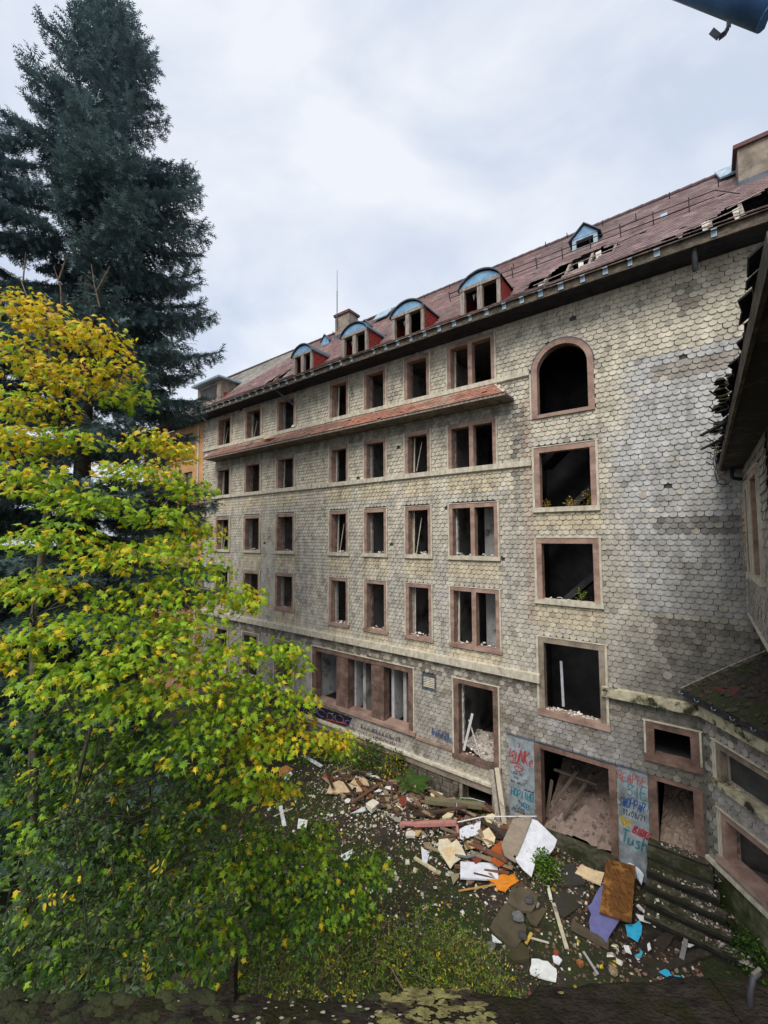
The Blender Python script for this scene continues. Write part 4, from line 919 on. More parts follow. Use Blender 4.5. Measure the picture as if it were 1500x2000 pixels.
# mossy lean-to roof of the annex, rising against the facade
e0 = wfac(-.52, -.12, -4.24); r0 = wfac(1.4, -.03, -2.8)
inv = ann.matrix_basis.inverted()
E0 = Vector((-.25, -.38, -4.30 + H)); E1 = Vector((6.0, -.38, -4.30 + H)); T0 = inv @ wfac(1.55, -.02, -2.72); T1 = T0 + Vector((6.2, .4, 0))
mb = MB(); N_ = 16; V = []
for i in range(N_ + 1):
    for j in range(9):
        u, v = i / N_, j / 8; a = E0.lerp(E1, u); b = T0.lerp(T1, u); p = a.lerp(b, v) + Vector((0, 0, R.uniform(-.025, .025) + (R.uniform(-.03, .01) if j == 0 else 0))); V.append(p)
mb.add(V, [(i*9+j, (i+1)*9+j, (i+1)*9+j+1, i*9+j+1) for i in range(N_) for j in range(8)], 0, True)
lr = mb.build('lean_to_roof', pmat('mossy old roofing', (.055, .042, .036), (.022, .02, .017), scale=7, bump=.8, stain=(.03, .038, .012), stain_scale=1.1, stain_lo=.45, stain_hi=.58), ann)
mb = MB(); mb.tube([E0 + Vector((0, 0, .05)), (E0 + T0) / 2 + Vector((0, -.02, .07)), T0 + Vector((0, 0, .06))], .025, 5); mb.build('verge_strip', M['oldwood'], lr)
mb = MB(); mb.bar(E0 + Vector((.1, -.04, -.05)), E1 + Vector((0, -.04, -.05)), .05, .12); mb.build('fascia_board', M['soffit'], lr)
rnl = np.random.default_rng(19); mb = MB()
for k in range(160):
    u, v = rnl.random() ** 1.5 * .5, rnl.random() * .9; p = E0.lerp(E1, u).lerp(T0.lerp(T1, u), v); r_ = rnl.uniform(.03, .12); q = 7
    V = [p + Vector((cos(2*pi*i/q) * r_ * rnl.uniform(.6, 1.2), sin(2*pi*i/q) * r_ * rnl.uniform(.6, 1.2), rnl.uniform(-.02, .03) + .4 * sin(2*pi*i/q) * r_)) for i in range(q)] + [p + Vector((0, 0, r_ * .5 + .02))]
    mb.add(V, [(i, (i + 1) % q, q) for i in range(q)], 0)
o = mb.build('roof_litter', pmat('rotten roof litter', (.075, .055, .042), (.03, .03, .016), scale=7, bump=.9), lr); o['kind'] = 'stuff'
mb = MB(); mb.prism([E0 + Vector((.5, .3, .26)), E0 + Vector((1.3, .35, .3)), E0 + Vector((1.25, .85, .66)), E0 + Vector((.45, .75, .6))], (0, 0, .03)); mb.build('rusty_sheet', cmat((92, 56, 48), stain=srgb(60, 44, 40)), lr)
for k in range(5):
    x = .15 + k * .55; mb = MB(); mb.tube([E0 + Vector((x, -.02, .0)), E0 + Vector((x, -.1, -.06)), E0 + Vector((x, -.16, -.03)), E0 + Vector((x, -.17, .03))], .012, 5); mb.build('gutter_hook', M['zinc'], lr)

# ------------------------------------------------------------------ upper wing that comes forward at the right, square to the facade
WC = wfac(.9, 0, 0)
wing = empty('upper_wing', (WC.x, WC.y, 0), -AZ - pi / 2)
tag(wing, 'overhanging upper wing at the right edge with broken mossy eaves', 'building')
WW = [(1.15, 2.0, -1.0, 1.2), (2.6, 4.2, -.95, 1.3)]
wall(wing, 'wing_wall', 0.0, 11.2, -2.0 + H, 3.6 + H, [(w[0] + .05, w[1] - .05, w[2] + H, w[3] + H) for w in WW], th=.4)
mb = MB(); mb.box(0, 11.2, .0, 3.0, -2.1 + H, -2.003 + H); mb.build('underside', M['soffit'], wing)
def wing_col(s, z):
    c = lerp((.36, .315, .265), (.29, .27, .245), vn(s * 1.5, z)); k = 1 + R.gauss(0, .09); return tuple(x * k for x in c)
shingle_field(wing, .1, 5.2, -1.98 + H, 1.78 + H, lambda s, z: z - H > 1.65 or any(w[0] + .02 < s < w[1] - .02 and w[2] < z - H < w[3] + .02 for w in WW), wing_col)
for w_ in WW: surround(wing, *w_, jw=.15, lint=.13, jagged=False, sillh=.12)
mb = MB(); mb.box(-.03, .04, -.07, .02, -2.0 + H, 1.75 + H); mb.build('corner_board', M['trim'], wing)
mb = MB(); mb.wbox(-.03, 11, -.08, .02, -2.06 + H, -1.99 + H, .004); mb.build('bottom_board', M['trim'], wing)
mb = MB(); mb.box(.3, 11, 2.8, 3.0, -2.0 + H, 3.5 + H); mb.build('inner_wall', M['deep_shade'], wing)
# eaves: soffit, fascia, ragged roof edge
ey = -.46
mb = MB(); mb.wbox(.0, 11, ey, -.003, 1.76 + H, 1.80 + H, .004); mb.build('soffit', pmat('dark boarded soffit', srgb(58, 54, 50), srgb(36, 34, 32), scale=9, stretch=(.4, 4, 1), bump=.7, bscale=20, stain=srgb(84, 78, 66), stain_scale=2), wing)
mb = MB(); mb.wbox(.0, 11, ey - .04, ey, 1.74 + H, 1.93 + H, .006); mb.build('fascia_board', M['gutter'], wing)
k = 0
s = .0
while s < 10.5:            # torn roofing sheets along the eaves
    w = R.uniform(.14, .34); d = R.uniform(.03, .14); mb = MB()
    mb.prism([(s, ey - d * R.uniform(.5, 1.1), 1.96 + H + R.uniform(-.02, .02)), (s + w, ey - d, 1.96 + H + R.uniform(-.02, .02)), (s + w, .4, 2.75 + H), (s, .4, 2.75 + H)], (0, -.008, .014))
    mb.build('roofing_sheet', M['soffit'], wing); s += w * R.uniform(.8, 1.02)
mb = MB(); mb.add([(0, -.3, 2.05 + H), (11, -.3, 2.05 + H), (11, 2.9, 4.6 + H), (0, 2.9, 4.6 + H), (0, 2.9, 1.8 + H), (11, 2.9, 1.8 + H)], [(0, 1, 2, 3), (0, 3, 4), (1, 5, 2), (3, 2, 5, 4)]); mb.build('roof', M['soffit'], wing)
for k in range(9):
    s = .6 + k * .85; mb = MB(); mb.tube([(s, ey - .02, 1.9 + H), (s + R.uniform(-.1, .1), ey - .2, 1.86 + H), (s + .1, ey - .3, 1.93 + H)], .011, 5); mb.build('gutter_bracket', M['iron'], wing)
for (s, z) in ((3.9, 1.92), (5.3, 1.94)):
    mb = MB(); mb.bar((s, ey - .02, z + H), (s - .1, ey - .42, z - .16 + H), .07, .03); mb.bar((s + .16, ey - .02, z + H), (s + .06, ey - .38, z - .17 + H), .07, .03); mb.build('loose_slat', M['soffit'], wing)
for i, (pts, mt, r) in enumerate((([(1.2, ey - .14, 2.0), (1.5, ey - .16, 1.55), (1.1, ey - .1, 1.3), (.7, ey + .1, 1.32), (.45, ey + .2, 1.5)], 'cable_blue', .016), ([(3.2, ey - .12, 2.0), (2.3, ey - .16, 1.75), (1.5, ey - .1, 1.45), (.8, ey + .06, 1.4), (.3, ey - .05, 1.2)], 'cable', .012), ([(3.0, ey - .15, 2.0), (1.9, ey - .2, 1.7), (1.0, ey - .05, 1.55), (.7, ey + .1, 1.3), (.55, -.12, .9), (.35, -.1, .2), (.3, -.1, -1.0)], 'cable', .011))):
    mb = MB(); P = [Vector((a, b, c + H)) for a, b, c in pts]; Q = []
    for j in range(len(P) - 1): Q += [P[j].lerp(P[j+1], t) + Vector((0, 0, -.03 * sin(pi * t))) for t in (0, .5)]
    mb.tube(Q + [P[-1]], r, 5); mb.build('hanging_cable', M[mt], wing)
mb = MB(); mb.tube([(.35, -.25, 1.76 + H), (.35, -.25, 1.5 + H), (.2, -.06, 1.46 + H)], .05, 7); mb.build('drain_pipe', M['blackpipe'], wing)
mb = MB()
for k in range(40):      # moss cushions on the torn edge
    s = R.choice([2.6, 4.4, 6.0, 7.2]) + R.gauss(0, .25); r = R.uniform(.04, .1); c = Vector((s, ey - R.uniform(.05, .2), 2.0 + H + R.uniform(0, .06)))
    V = []; n = 7
    for i in range(n):
        for j in (0, 1): a = 2 * pi * i / n; V.append(c + Vector((cos(a) * r * (1, .6)[j] * R.uniform(.8, 1.2), sin(a) * r * (1, .6)[j], r * (0, .55)[j])))
    V.append(c + Vector((0, 0, r * .75)))
    mb.add(V, [(2*i, 2*((i+1) % n), 2*((i+1) % n)+1, 2*i+1) for i in range(n)] + [(2*i+1, 2*((i+1) % n)+1, 2*n) for i in range(n)], 0, True)
MOSS = pmat('cushion moss', (.036, .040, .012), (.014, .017, .006), scale=14, bump=1.0, bscale=60, rough=.95)
o = mb.build('moss', MOSS, wing); o['kind'] = 'stuff'

# ------------------------------------------------------------------ orange building beyond the far end
ob = empty('orange_building', (*(F0 + DV * -26.12), 0), -AZ)
tag(ob, 'orange plastered building behind the trees beyond the long facade', 'building')
wall(ob, 'plaster_wall', -9.0, 0.0, -2.0, 7.72 + H, [(-2.6, -1.4, z + H, z + 1.9 + H) for z in (-7.6, -4.0, -.8, 2.6, 5.3)] + [(-5.4, -4.2, z + H, z + 1.9 + H) for z in (-4.0, -.8, 2.6, 5.3)], mats=[M['orange_plaster'], M['trim'], M['plaster_in']])
for x in (-.75, -3.4): mb = MB(); mb.box(x, x + .18, -.05, .0, -2, 7.7 + H); mb.build('pilaster_strip', M['trim'], ob)
for z in (-7.6, -4.0, -.8, 2.6, 5.3):
    for x in (-2.6, -5.4):
        if x < -5 and z < -7: continue
        mb = MB(); mb.box(x - .1, x + 1.3, -.09, .0, z + H - .12, z + H - .002); w_ = mb.build('window_sill', M['trim'], ob)
        mb = MB(); mb.box(x + .02, x + 1.18, .16, .2, z + H + .01, z + H + 1.89); mb.build('window_pane', M['darkglass'], w_)
mb = MB(); mb.box(-9, .0, -1.1, 0, 7.74 + H, 7.78 + H); mb.build('soffit', M['soffit'], ob)

# ------------------------------------------------------------------ entrance steps
M['algae'] = pmat('black algae on risers', srgb(40, 38, 30), srgb(24, 23, 18), scale=6, bump=.6)
stp = empty('entrance_steps', tuple(wfac(-1.0, -.6, -H)), -AZ)
tag(stp, 'flight of mossy stone steps below the narrow right doorway', 'steps')
for k in range(6):
    zt = 1.30 - .205 * k; o0 = .02 + .27 * k
    mb = MB(); yl = .6 - o0; n = 6; x0, x1 = -.58, .78 + .27 * k * .35
    V = []
    for i in range(n + 1):
        x = x0 + (x1 - x0) * i / n; j = R.uniform(-.014, .014)
        V += [(x, yl, zt + j * .4), (x, yl - .31, zt + j), (x, yl - .325 + j, zt - .07), (x, yl - .26, zt - .075), (x, yl - .26, zt - .6)]
    for j in range(4): mb.add(V, [(i*5+j, i*5+j+1, i*5+j+6, i*5+j+5)[::-1] for i in range(n)], 0 if j < 1 else 1)
    mb.add(V, [(0, 1, 2, 3, 4), (n*5+4, n*5+3, n*5+2, n*5+1, n*5)], 1)
    mb.build('step', [M['step'], M['algae']], stp)
mb = MB(); mb.box(-.58, .85, .0, .58, 0, 1.25); mb.build('step_core', M['step'], stp)

# ------------------------------------------------------------------ the ledge under the camera and the gutter overhead
lz = H - 1.30
ldg = empty('mossy_ledge', (0, 1.2, lz)); tag(ldg, 'mossy weathered roof ledge along the bottom edge, just below the viewpoint', 'ledge')
def ledge_mat():
    m = pmat('weathered ledge', srgb(52, 45, 38), srgb(26, 23, 20), scale=26, stretch=(.7, 1.3, 1), bump=1.0, bscale=90, rough=.98, stain=srgb(34, 33, 17), stain_scale=7, stain_lo=.48, stain_hi=.62, spec=.1)
    return m
LM = [ledge_mat(), pmat('lichen coated ledge', srgb(122, 116, 72), srgb(84, 78, 50), scale=30, bump=.6, bscale=90, spec=.1, stain=srgb(44, 38, 30), stain_scale=16, stain_lo=.50, stain_hi=.56, stain_stretch=(.5, 1.4, 1)),
      pmat('peeling pale ledge', srgb(58, 46, 40), srgb(30, 25, 23), scale=26, stretch=(.7, 1.4, 1), bump=.8, bscale=80, spec=.1, stain=srgb(150, 142, 126), stain_scale=15, stain_lo=.57, stain_hi=.60, stain_stretch=(.35, 1.6, 1))]
def edge_y(x): return 1.075 + .012 * sin(x * 9) + (.035 if x > .45 else 0) - .0
for (x0, x1, mi) in ((-1.7, -.75, 0), (-.75, .1, 0), (.1, .95, 0), (.95, 1.8, 0)):
    mb = MB(); n = max(4, int((x1 - x0) / .05)); V = []
    for i in range(n + 1):
        x = x0 + (x1 - x0) * i / n; e = edge_y(x) - 1 + R.uniform(-.008, .008)
        V += [(x, -.6, .0), (x, e - .25, R.uniform(-.002, .002)), (x, e - .02, R.uniform(-.003, .003)), (x, e, -.015), (x, e - .02, -.12)]
    mb.add(V, [(i*5+j, i*5+j+1, (i+1)*5+j+1, (i+1)*5+j)[::-1] for i in range(n) for j in range(4)])
    mb.build('ledge_board', LM[mi], ldg)
mb = MB()
for k in range(520):
    x = -1.7 + 1.75 * R.random() ** 1.15; r = R.uniform(.006, .024) * (1 if x < -.45 else .7)
    if x > -.4 and R.random() < .5: continue
    c = Vector((x, R.uniform(-.2, .07), -.003)); V = []; n = 10; ex = R.uniform(1.0, 2.2)
    for j, (rr, zz) in enumerate(((1, 0), (.85, .22), (.5, .4))):
        for i in range(n): a = 2 * pi * i / n; V.append(c + Vector((cos(a) * r * rr * ex * R.uniform(.75, 1.25), sin(a) * r * rr * R.uniform(.75, 1.25), r * zz * R.uniform(.7, 1.2))))
    V.append(c + Vector((0, 0, r * .46)))
    mb.add(V, [(j*n+i, j*n+(i+1) % n, (j+1)*n+(i+1) % n, (j+1)*n+i) for j in range(2) for i in range(n)] + [(2*n+i, 2*n+(i+1) % n, 3*n) for i in range(n)], 0, True)
o = mb.build('moss', MOSS, ldg); o['kind'] = 'stuff'
def flakes(name, n, cx, sx, mat, rmax):
    mb = MB()
    for k in range(n):
        x = cx + (R.uniform(-1, 1) * sx if R.random() < .75 else R.gauss(0, sx * .8)); y = R.uniform(-.24, .075); r = rmax * R.uniform(.25, 1) ** 1.5; q = 9; z = .0045 + R.uniform(0, .0015)
        mb.add([(x + cos(2*pi*i/q) * r * 2.2 * R.uniform(.5, 1.2), y + sin(2*pi*i/q) * r * R.uniform(.5, 1.2), z) for i in range(q)], [tuple(range(q))])
    o = mb.build(name, mat, ldg); o['kind'] = 'stuff'
flakes('lichen', 900, .135, .14, LM[1], .010); flakes('peeling_paint', 130, -.2, .2, cmat((138, 130, 116)), .0045)
mb = MB(); mb.prism([(-.49, .045, -.01), (-.425, .045, -.01), (-.428, .05, .095), (-.44, .048, .09), (-.452, .05, .04)], (0, .03, 0)); mb.build('splintered_slate', LM[0], ldg)
for k in range(26):
    x = R.uniform(.35, 1.4); y = R.uniform(-.2, .08); mb = MB(); mb.bar((x, y, .001), (x + R.uniform(.015, .04), y - R.uniform(.006, .016), .002), .005, .003); mb.build('crack_splinter', LM[0], ldg)
mb = MB(); p = Vector((1.005, .03, -.02)); mb.tube([p, p + Vector((.0, .0, .05)), p + Vector((.02, .01, .085)), p + Vector((.045, .02, .09))], [.008, .008, .007, .008], 7); mb.build('bent_hook', M['blackpipe'], ldg)
mb = MB(); mb.tube([p + Vector((.02, .012, .092)), p + Vector((.05, .022, .098))], [.0045, .005], 6); mb.build('hook_tip', M['concrete'], ldg)

# half-round gutter overhead at the right with a loose strap
gz = H + 3.05
ga, gb_ = at(1180, -60, 2.35), at(1540, 64, 2.15)
ga = at(1230, -45, 2.5); gb_ = at(1478, 52, 2.25)
gut = empty('overhead_gutter', tuple(gb_)); tag(gut, 'dark blue metal gutter end with loose strap in the upper right corner', 'gutter')
t = (ga - gb_).normalized(); side = Vector((0, 0, 1)).cross(t).normalized(); upv = t.cross(side).normalized()
if upv.z < 0: upv = -upv
rr = .085
mb = MB(); V = []; nseg = 8
for i, q in enumerate((Vector((0, 0, 0)), (ga - gb_) * .5, (ga - gb_), (ga - gb_) * 3.0)):
    for k in range(nseg + 1):
        a = pi + pi * k / nseg; V.append(q + upv * (rr + rr * sin(a)) + side * (rr * cos(a)))
GUT = pmat('blue painted zinc', srgb(96, 140, 198), srgb(70, 108, 160), scale=5, rough=.45, bump=.15, spec=.5)
mb.add(V, [(i*(nseg+1)+k, i*(nseg+1)+k+1, (i+1)*(nseg+1)+k+1, (i+1)*(nseg+1)+k) for i in range(3) for k in range(nseg)], 0, True)
mb.add(V[:nseg+1], [tuple(range(nseg + 1))])
gm = mb.build('trough', GUT, gut)
md = gm.modifiers.new('thick', 'SOLIDIFY'); md.thickness = .006
p1 = Vector((at(1420, 30, 2.3) - gb_)); mb = MB()
P = [at(1424, 40, 2.3) - gb_, at(1423, 52, 2.3) - gb_, at(1416, 65, 2.3) - gb_, at(1405, 73, 2.3) - gb_, at(1389, 60, 2.3) - gb_]
for a, b in zip(P[:-1], P[1:]): mb.bar(a, b, .03, .004, up=(0, .5, .8))
mb.build('loose_strap', M['lead'], gut)
# ------------------------------------------------------------------ trees and plants
def spruce_mesh(Ht, R0, seed, top_t=1.0):
    rn = np.random.default_rng(seed); P, T, U, S, C = [], [], [], [], []; br = MB()
    z = Ht * .10
    while z < Ht - .2:
        t = z / Ht; nb = rn.integers(5, 8) if t < .8 else 5; a0 = rn.uniform(0, 6.3)
        for k in range(nb):
            a = a0 + 2 * pi * k / nb + rn.uniform(-.35, .35)
            if vn(a * 1.6 + 20, z * .8) > .64 and .25 < t < .88: continue
            if .47 < t < .66 and cos(a - CAMA) > .25 and rn.random() < .4: continue
            L = (R0 * (1 - t) ** .58 * rn.uniform(.78, 1.05)) + .25
            lf = cos(a - 3.53)
            if t > .5 and lf > .2:
                if rn.random() < .5: continue
                L *= .8
            L = min(L, 4.0 * rn.uniform(.85, 1.05))
            if t < .28: L *= rn.uniform(.6, 1)
            e0 = radians(-14 + 62 * t ** 1.6 + rn.uniform(-6, 6)); d = np.array([cos(a), sin(a), 0]); sd = np.array([-sin(a), cos(a), 0])
            z0 = z + rn.uniform(-.12, .12)
            def pt(u): return d * (L * u * cos(e0 * .6)) + np.array([0, 0, z0 + L * (u * sin(e0) - .20 * u * u + .16 * u ** 4)])
            br.tube([pt(u) for u in (0, .3, .6, .95)], [.012 + .014 * L / R0 * 2, .02, .013, .005], 3, caps=False)
            n = max(3, int(L / .13))
            for i in range(n):
                u = .16 + .84 * (i + rn.random() * .6) / n; u = min(u, 1.0); p = pt(u); tg = pt(min(u + .05, 1.05)) - pt(u - .05); tg /= np.linalg.norm(tg)
                P.append(p); T.append(tg + rn.normal(0, .12, 3)); S.append(1.7); C.append((t, u))
                for sgn in (-1, 1):
                    ll = min(1.0, (.10 + .42 * L * (1 - u) * .8 + .12)) * rn.uniform(.7, 1.15)
                    ld = tg * .62 + sd * sgn * .75 + np.array([0, 0, -.16 - .2 * (1 - t)]) + rn.normal(0, .08, 3); ld /= np.linalg.norm(ld)
                    m = max(1, int(ll / .13))
                    for j in range(m):
                        v = (j + .5) / m; q = p + ld * (ll * v) + np.array([0, 0, -.10 * ll * v * v])
                        P.append(q); T.append(ld + rn.normal(0, .22, 3) + np.array([0, 0, .05])); S.append(rn.uniform(1.25, 1.8)); C.append((t, max(u, v)))
                        if rn.random() < .45: P.append(q); T.append(ld * .4 + sd * rn.normal(0, .6) + np.array([0, 0, -.7])); S.append(1.5); C.append((t, v * .6))
        z += .36 + .16 * (1 - t)
    P, T, S, C = np.array(P), np.array(T), np.array(S), np.array(C); N = len(P)
    up = np.tile(np.array([[0, 0, 1.0]]), (N, 1)) + rn.normal(0, .45, (N, 3))
    Fm = frames(T, up) * S[:, None, None]
    tv = [(-.008, 0, 0), (.008, 0, 0), (0, .21, 0)]; tf = [(0, 1, 2)]
    for i, y in enumerate((.01, .05, .09, .13, .165)):
        for sg in (-1, 1):
            b = len(tv); w = .075 - i * .007; tv += [(0, y, 0), (0, y + .03, 0), (sg * w, y + .055, .018 if (i % 2) else -.012)]; tf.append((b, b + 1, b + 2) if sg > 0 else (b, b + 2, b + 1))
    low, hi, tip = np.array([.070, .118, .074]), np.array([.135, .20, .225]), np.array([.15, .23, .15])  # needles turn bluer with height: haze put into their colour
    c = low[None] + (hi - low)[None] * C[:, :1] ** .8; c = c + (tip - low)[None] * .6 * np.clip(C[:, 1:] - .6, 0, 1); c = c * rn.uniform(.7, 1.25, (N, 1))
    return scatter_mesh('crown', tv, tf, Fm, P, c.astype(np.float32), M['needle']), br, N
CAMA = -1.35      # side of the crown where the trunk shows, as the photograph has it
me1, br1, n1 = spruce_mesh(28.0, 7.3, 3)
def spruce(px, py, Y, scale, rz, label, lean=(0, 0)):
    b = at(px, py, Y); r = empty('spruce_tree', (b.x, b.y, gh(b.x, b.y) - .1), rz); r.scale = (scale, scale, scale); r.rotation_euler = (lean[0], lean[1], rz)
    tag(r, label, 'tree', 'spruces beyond the maple')
    link('crown', me1, r); m = MB(); m.tube([(0, 0, -.2), (.05, .02, 3), (.0, .08, 9), (.05, .0, 16), (0, 0, 22), (0, 0, 27.7)], [.40, .34, .27, .19, .1, .015], 9); m.build('trunk', M['bark_spruce'], r)
    link('branches', br_mesh, r)
br_mesh = br1.mesh('branches', M['bark_spruce'])
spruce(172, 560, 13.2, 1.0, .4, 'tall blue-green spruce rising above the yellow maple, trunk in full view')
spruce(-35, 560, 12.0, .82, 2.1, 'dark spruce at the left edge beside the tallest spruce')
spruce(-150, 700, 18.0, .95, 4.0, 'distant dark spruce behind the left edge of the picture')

M['bark_dark'] = pmat('dark thin stems', srgb(72, 66, 54), srgb(44, 40, 34), scale=9, bump=.4)
# leaves -------------------------------------------------------------------------------------------------
def leaf_t(kind):
    if kind == 'maple':
        h = [(0, 0), (.12, -.10), (.42, -.05), (.25, .13), (.64, .38), (.31, .37), (.27, .58), (.11, .56), (0, 1.02)]
        pts = h + [(-x, y) for x, y in h[-2:0:-1]]; V = [(x, y, -.22 * abs(x) - .10 * max(0, y - .4)) for x, y in pts] + [(0, .34, .03)]; n = len(pts)
        return V, [(i, (i + 1) % n, n) for i in range(n)]
    if kind == 'oval':
        V = [(0, 0, 0), (.2, .25, -.05), (.25, .55, -.05), (.13, .85, -.06), (0, 1, -.1), (-.13, .85, -.06), (-.25, .55, -.05), (-.2, .25, -.05), (0, .5, .03)]
        return V, [(i, (i + 1) % 8, 8) for i in range(8)]
    V = [(0, 0, 0), (.24, .45, -.04), (0, 1, -.06), (-.24, .45, -.04)]
    return V, [(0, 1, 2), (0, 2, 3)]
PAL = {'green': (.31, .47, .022), 'green2': (.17, .315, .02), 'dark': (.048, .11, .02), 'yellow': (.74, .55, .025), 'ygreen': (.48, .53, .025), 'orange': (.58, .33, .05), 'brown': (.25, .14, .05), 'sallow': (.072, .115, .042), 'sallow2': (.045, .082, .026), 'grey': (.115, .16, .085), 'bush': (.16, .24, .032), 'bush2': (.28, .31, .03)}
def pick_cols(n, mix, rn):
    ks = list(mix); w = np.array([mix[k] for k in ks], float); w /= w.sum(); i = rn.choice(len(ks), n, p=w); return np.array([PAL[k] for k in ks])[i] * rn.uniform(.75, 1.25, (n, 1))
def bough_leaves(c, rad, n, rn, size, mix, layers=5, droop=.55, face=(0, -.3, .9)):
    """leaves of one bough: loose tiers of foliage, outer leaves hanging outward"""
    u = rn.normal(0, 1, (n, 3)); u /= np.linalg.norm(u, axis=1, keepdims=True); r = rn.random((n, 1)) ** .45; q = u * r
    lz = np.round(q[:, 2] * layers / 2) / (layers / 2); q[:, 2] = lz * .9 + rn.normal(0, .07, n) - .30 * (q[:, 0] ** 2 + q[:, 1] ** 2) + .12
    q += rn.normal(0, .06, (n, 3))
    P = np.array(c)[None] + q * np.array(rad)[None]
    T = np.stack([q[:, 0] + rn.normal(0, .5, n), q[:, 1] + rn.normal(0, .5, n) - .15, -droop + rn.normal(0, .3, n)], 1); Nn = np.array(face)[None] + rn.normal(0, .55, (n, 3)) + q * .3
    return P, T, Nn, size * rn.uniform(.62, 1.2, n), pick_cols(n, mix, rn)
def bough_shoots(c, rad, n, rn, size, mix, up=.55, mb=None):
    """leafy shoots rising through a bough: leaves alternate along each shoot"""
    P, T, Nn, S, C = [], [], [], [], []; c = np.array(c); rad = np.array(rad); k = max(3, n // 13)
    for _ in range(k):
        u = rn.normal(0, 1, 3); u /= np.linalg.norm(u); e = c + u * rad * rn.random() ** .4
        d = np.array([u[0] * .7 + rn.normal(0, .35), u[1] * .7 + rn.normal(0, .35) - .15, up + rn.normal(0, .3)]); d /= np.linalg.norm(d); L = rn.uniform(.45, 1.0) * min(.75, rad[0] * 1.3); b = e - d * L
        sd = np.cross(d, rn.normal(0, 1, 3)); sd /= np.linalg.norm(sd); m = rn.integers(9, 16); col = pick_cols(1, mix, rn)[0]; pts = []
        for j in range(m):
            t = j / (m - 1); p = b + d * (L * t) + np.array([0, 0, -.22 * L * t * t]); sg = 1 if j % 2 else -1; pts.append(p)
            P.append(p); T.append(d * (.55 + .5 * t) + sd * sg * (1.0 - .5 * t) + rn.normal(0, .25, 3)); Nn.append(np.array([0, -.35, .8]) + rn.normal(0, .4, 3)); S.append(size * rn.uniform(.6, 1.15) * (1.05 - .35 * t)); C.append((col if rn.random() < .6 else pick_cols(1, mix, rn)[0]) * rn.uniform(.8, 1.2))
        if mb is not None: mb.tube([pts[0], pts[m // 2], pts[-1]], [.006, .004, .002], 3, caps=False)
    return np.array(P), np.array(T), np.array(Nn), np.array(S), np.array(C)
def leaf_mesh(name, kind, parts):
    P, T, Nn, S, C = [np.concatenate(x) for x in zip(*parts)]; tv, tf = leaf_t(kind)
    rn = np.random.default_rng(len(P)); n = len(P); sx = rn.uniform(.62, 1.08, n)
    Mx = frames(T, Nn) * S[:, None, None]; Mx = Mx * np.stack([sx, np.ones(n), rn.uniform(.4, 2.6, n)], 1)[:, None, :]
    return scatter_mesh(name, tv, tf, Mx, P, C.astype(np.float32), M['leaf'])
def curve(a, b, sag, rn, n=6, wob=.06):
    a, b = Vector(a), Vector(b); L = (b - a).length; return [a.lerp(b, i / n) + Vector((0, 0, sag * L * sin(pi * i / n))) + (Vector(rn.normal(0, wob * L * .12, 3)) if 0 < i < n else Vector()) for i in range(n + 1)]
def woody(name, label, cat, base, height, boughs, kind, size, dens, seed, bark, trunk_r, trunk_top=None, mixes=None, layers=5, group=None, stems=1, droop=.55, shoots=False):
    """a broad-leaved tree or shrub: stems, limbs to each bough, and one crown of leaves. boughs: (px,py,Y,rx px,ry px,mix)"""
    rn = np.random.default_rng(seed); g = gh(base[0], base[1]) - .08
    r = empty(name, (base[0], base[1], g)); tag(r, label, cat, group); o = Vector((base[0], base[1], g)); parts = []; lim = MB(); tr = MB()
    cs = []
    for (px, py, Y, rx, ry, mix) in boughs:
        c = at(px, py, Y) - o; k = Y / FPX; rad = (rx * k, rx * k * .85, ry * k); cs.append((c, rad))
        n = int(dens * (rad[0] * rad[2] * 3 + rad[0] * rad[1] * 1.4) / (size * size)); rad = (rad[0], rad[1], rad[2] * (.95 if kind == 'maple' else 1)); parts.append(bough_shoots(c, rad, n, rn, size, mix, mb=lim) if shoots else bough_leaves(c, rad, n, rn, size, mix, layers, droop))
    tt = Vector(trunk_top) - o if trunk_top is not None else sum((c for c, _ in cs), Vector()) / len(cs) + Vector((0, 0, .3))
    for s in range(stems):
        e = tt + (Vector(rn.normal(0, .5, 3)) if s else Vector()); st = Vector((rn.normal(0, .15), rn.normal(0, .15), 0)) if s else Vector()
        T = curve(st, e, .01, rn, 9, .07); tr.tube(T, [trunk_r * (1 - .8 * i / 9) * (1 if s == 0 else .7) for i in range(10)], 7)
    for (c, rad) in cs:
        i = min(range(len(T)), key=lambda j: (T[j] - (c - Vector((0, 0, (c - T[j]).length * .45)))).length); a = T[i]
        cv = curve(a, c, -.05, rn, 6, .25); lr_ = trunk_r * .13; lim.tube(cv, [lr_ * (1 - .8 * j / 6) for j in range(7)], 5, caps=False)
        for q in range(7):
            u = rn.normal(0, .55, 3); e = c + Vector((u[0] * rad[0], u[1] * rad[1], u[2] * rad[2])); b = cv[rn.integers(3, 7)]; lim.tube(curve(b, e, .03, rn, 3, .2), [lr_ * .3, lr_ * .22, lr_ * .14, lr_ * .06], 4, caps=False)
    tr.build('trunk', bark, r); lim.build('limbs', M['bark_dark'] if kind == 'maple' else bark, r); link('crown', leaf_mesh('crown', kind, parts), r)
    return r
Y8 = {'yellow': .70, 'orange': .13, 'ygreen': .14, 'green': .10}; Y5 = {'yellow': .42, 'orange': .06, 'ygreen': .25, 'green': .32}; Y3 = {'yellow': .2, 'ygreen': .2, 'green': .5, 'green2': .12}; Y2 = {'yellow': .11, 'ygreen': .12, 'green': .54, 'green2': .25}; Y1 = {'yellow': .06, 'ygreen': .04, 'green': .2, 'green2': .4, 'dark': .35}; Y0 = {'yellow': .04, 'green': .06, 'green2': .36, 'dark': .56}
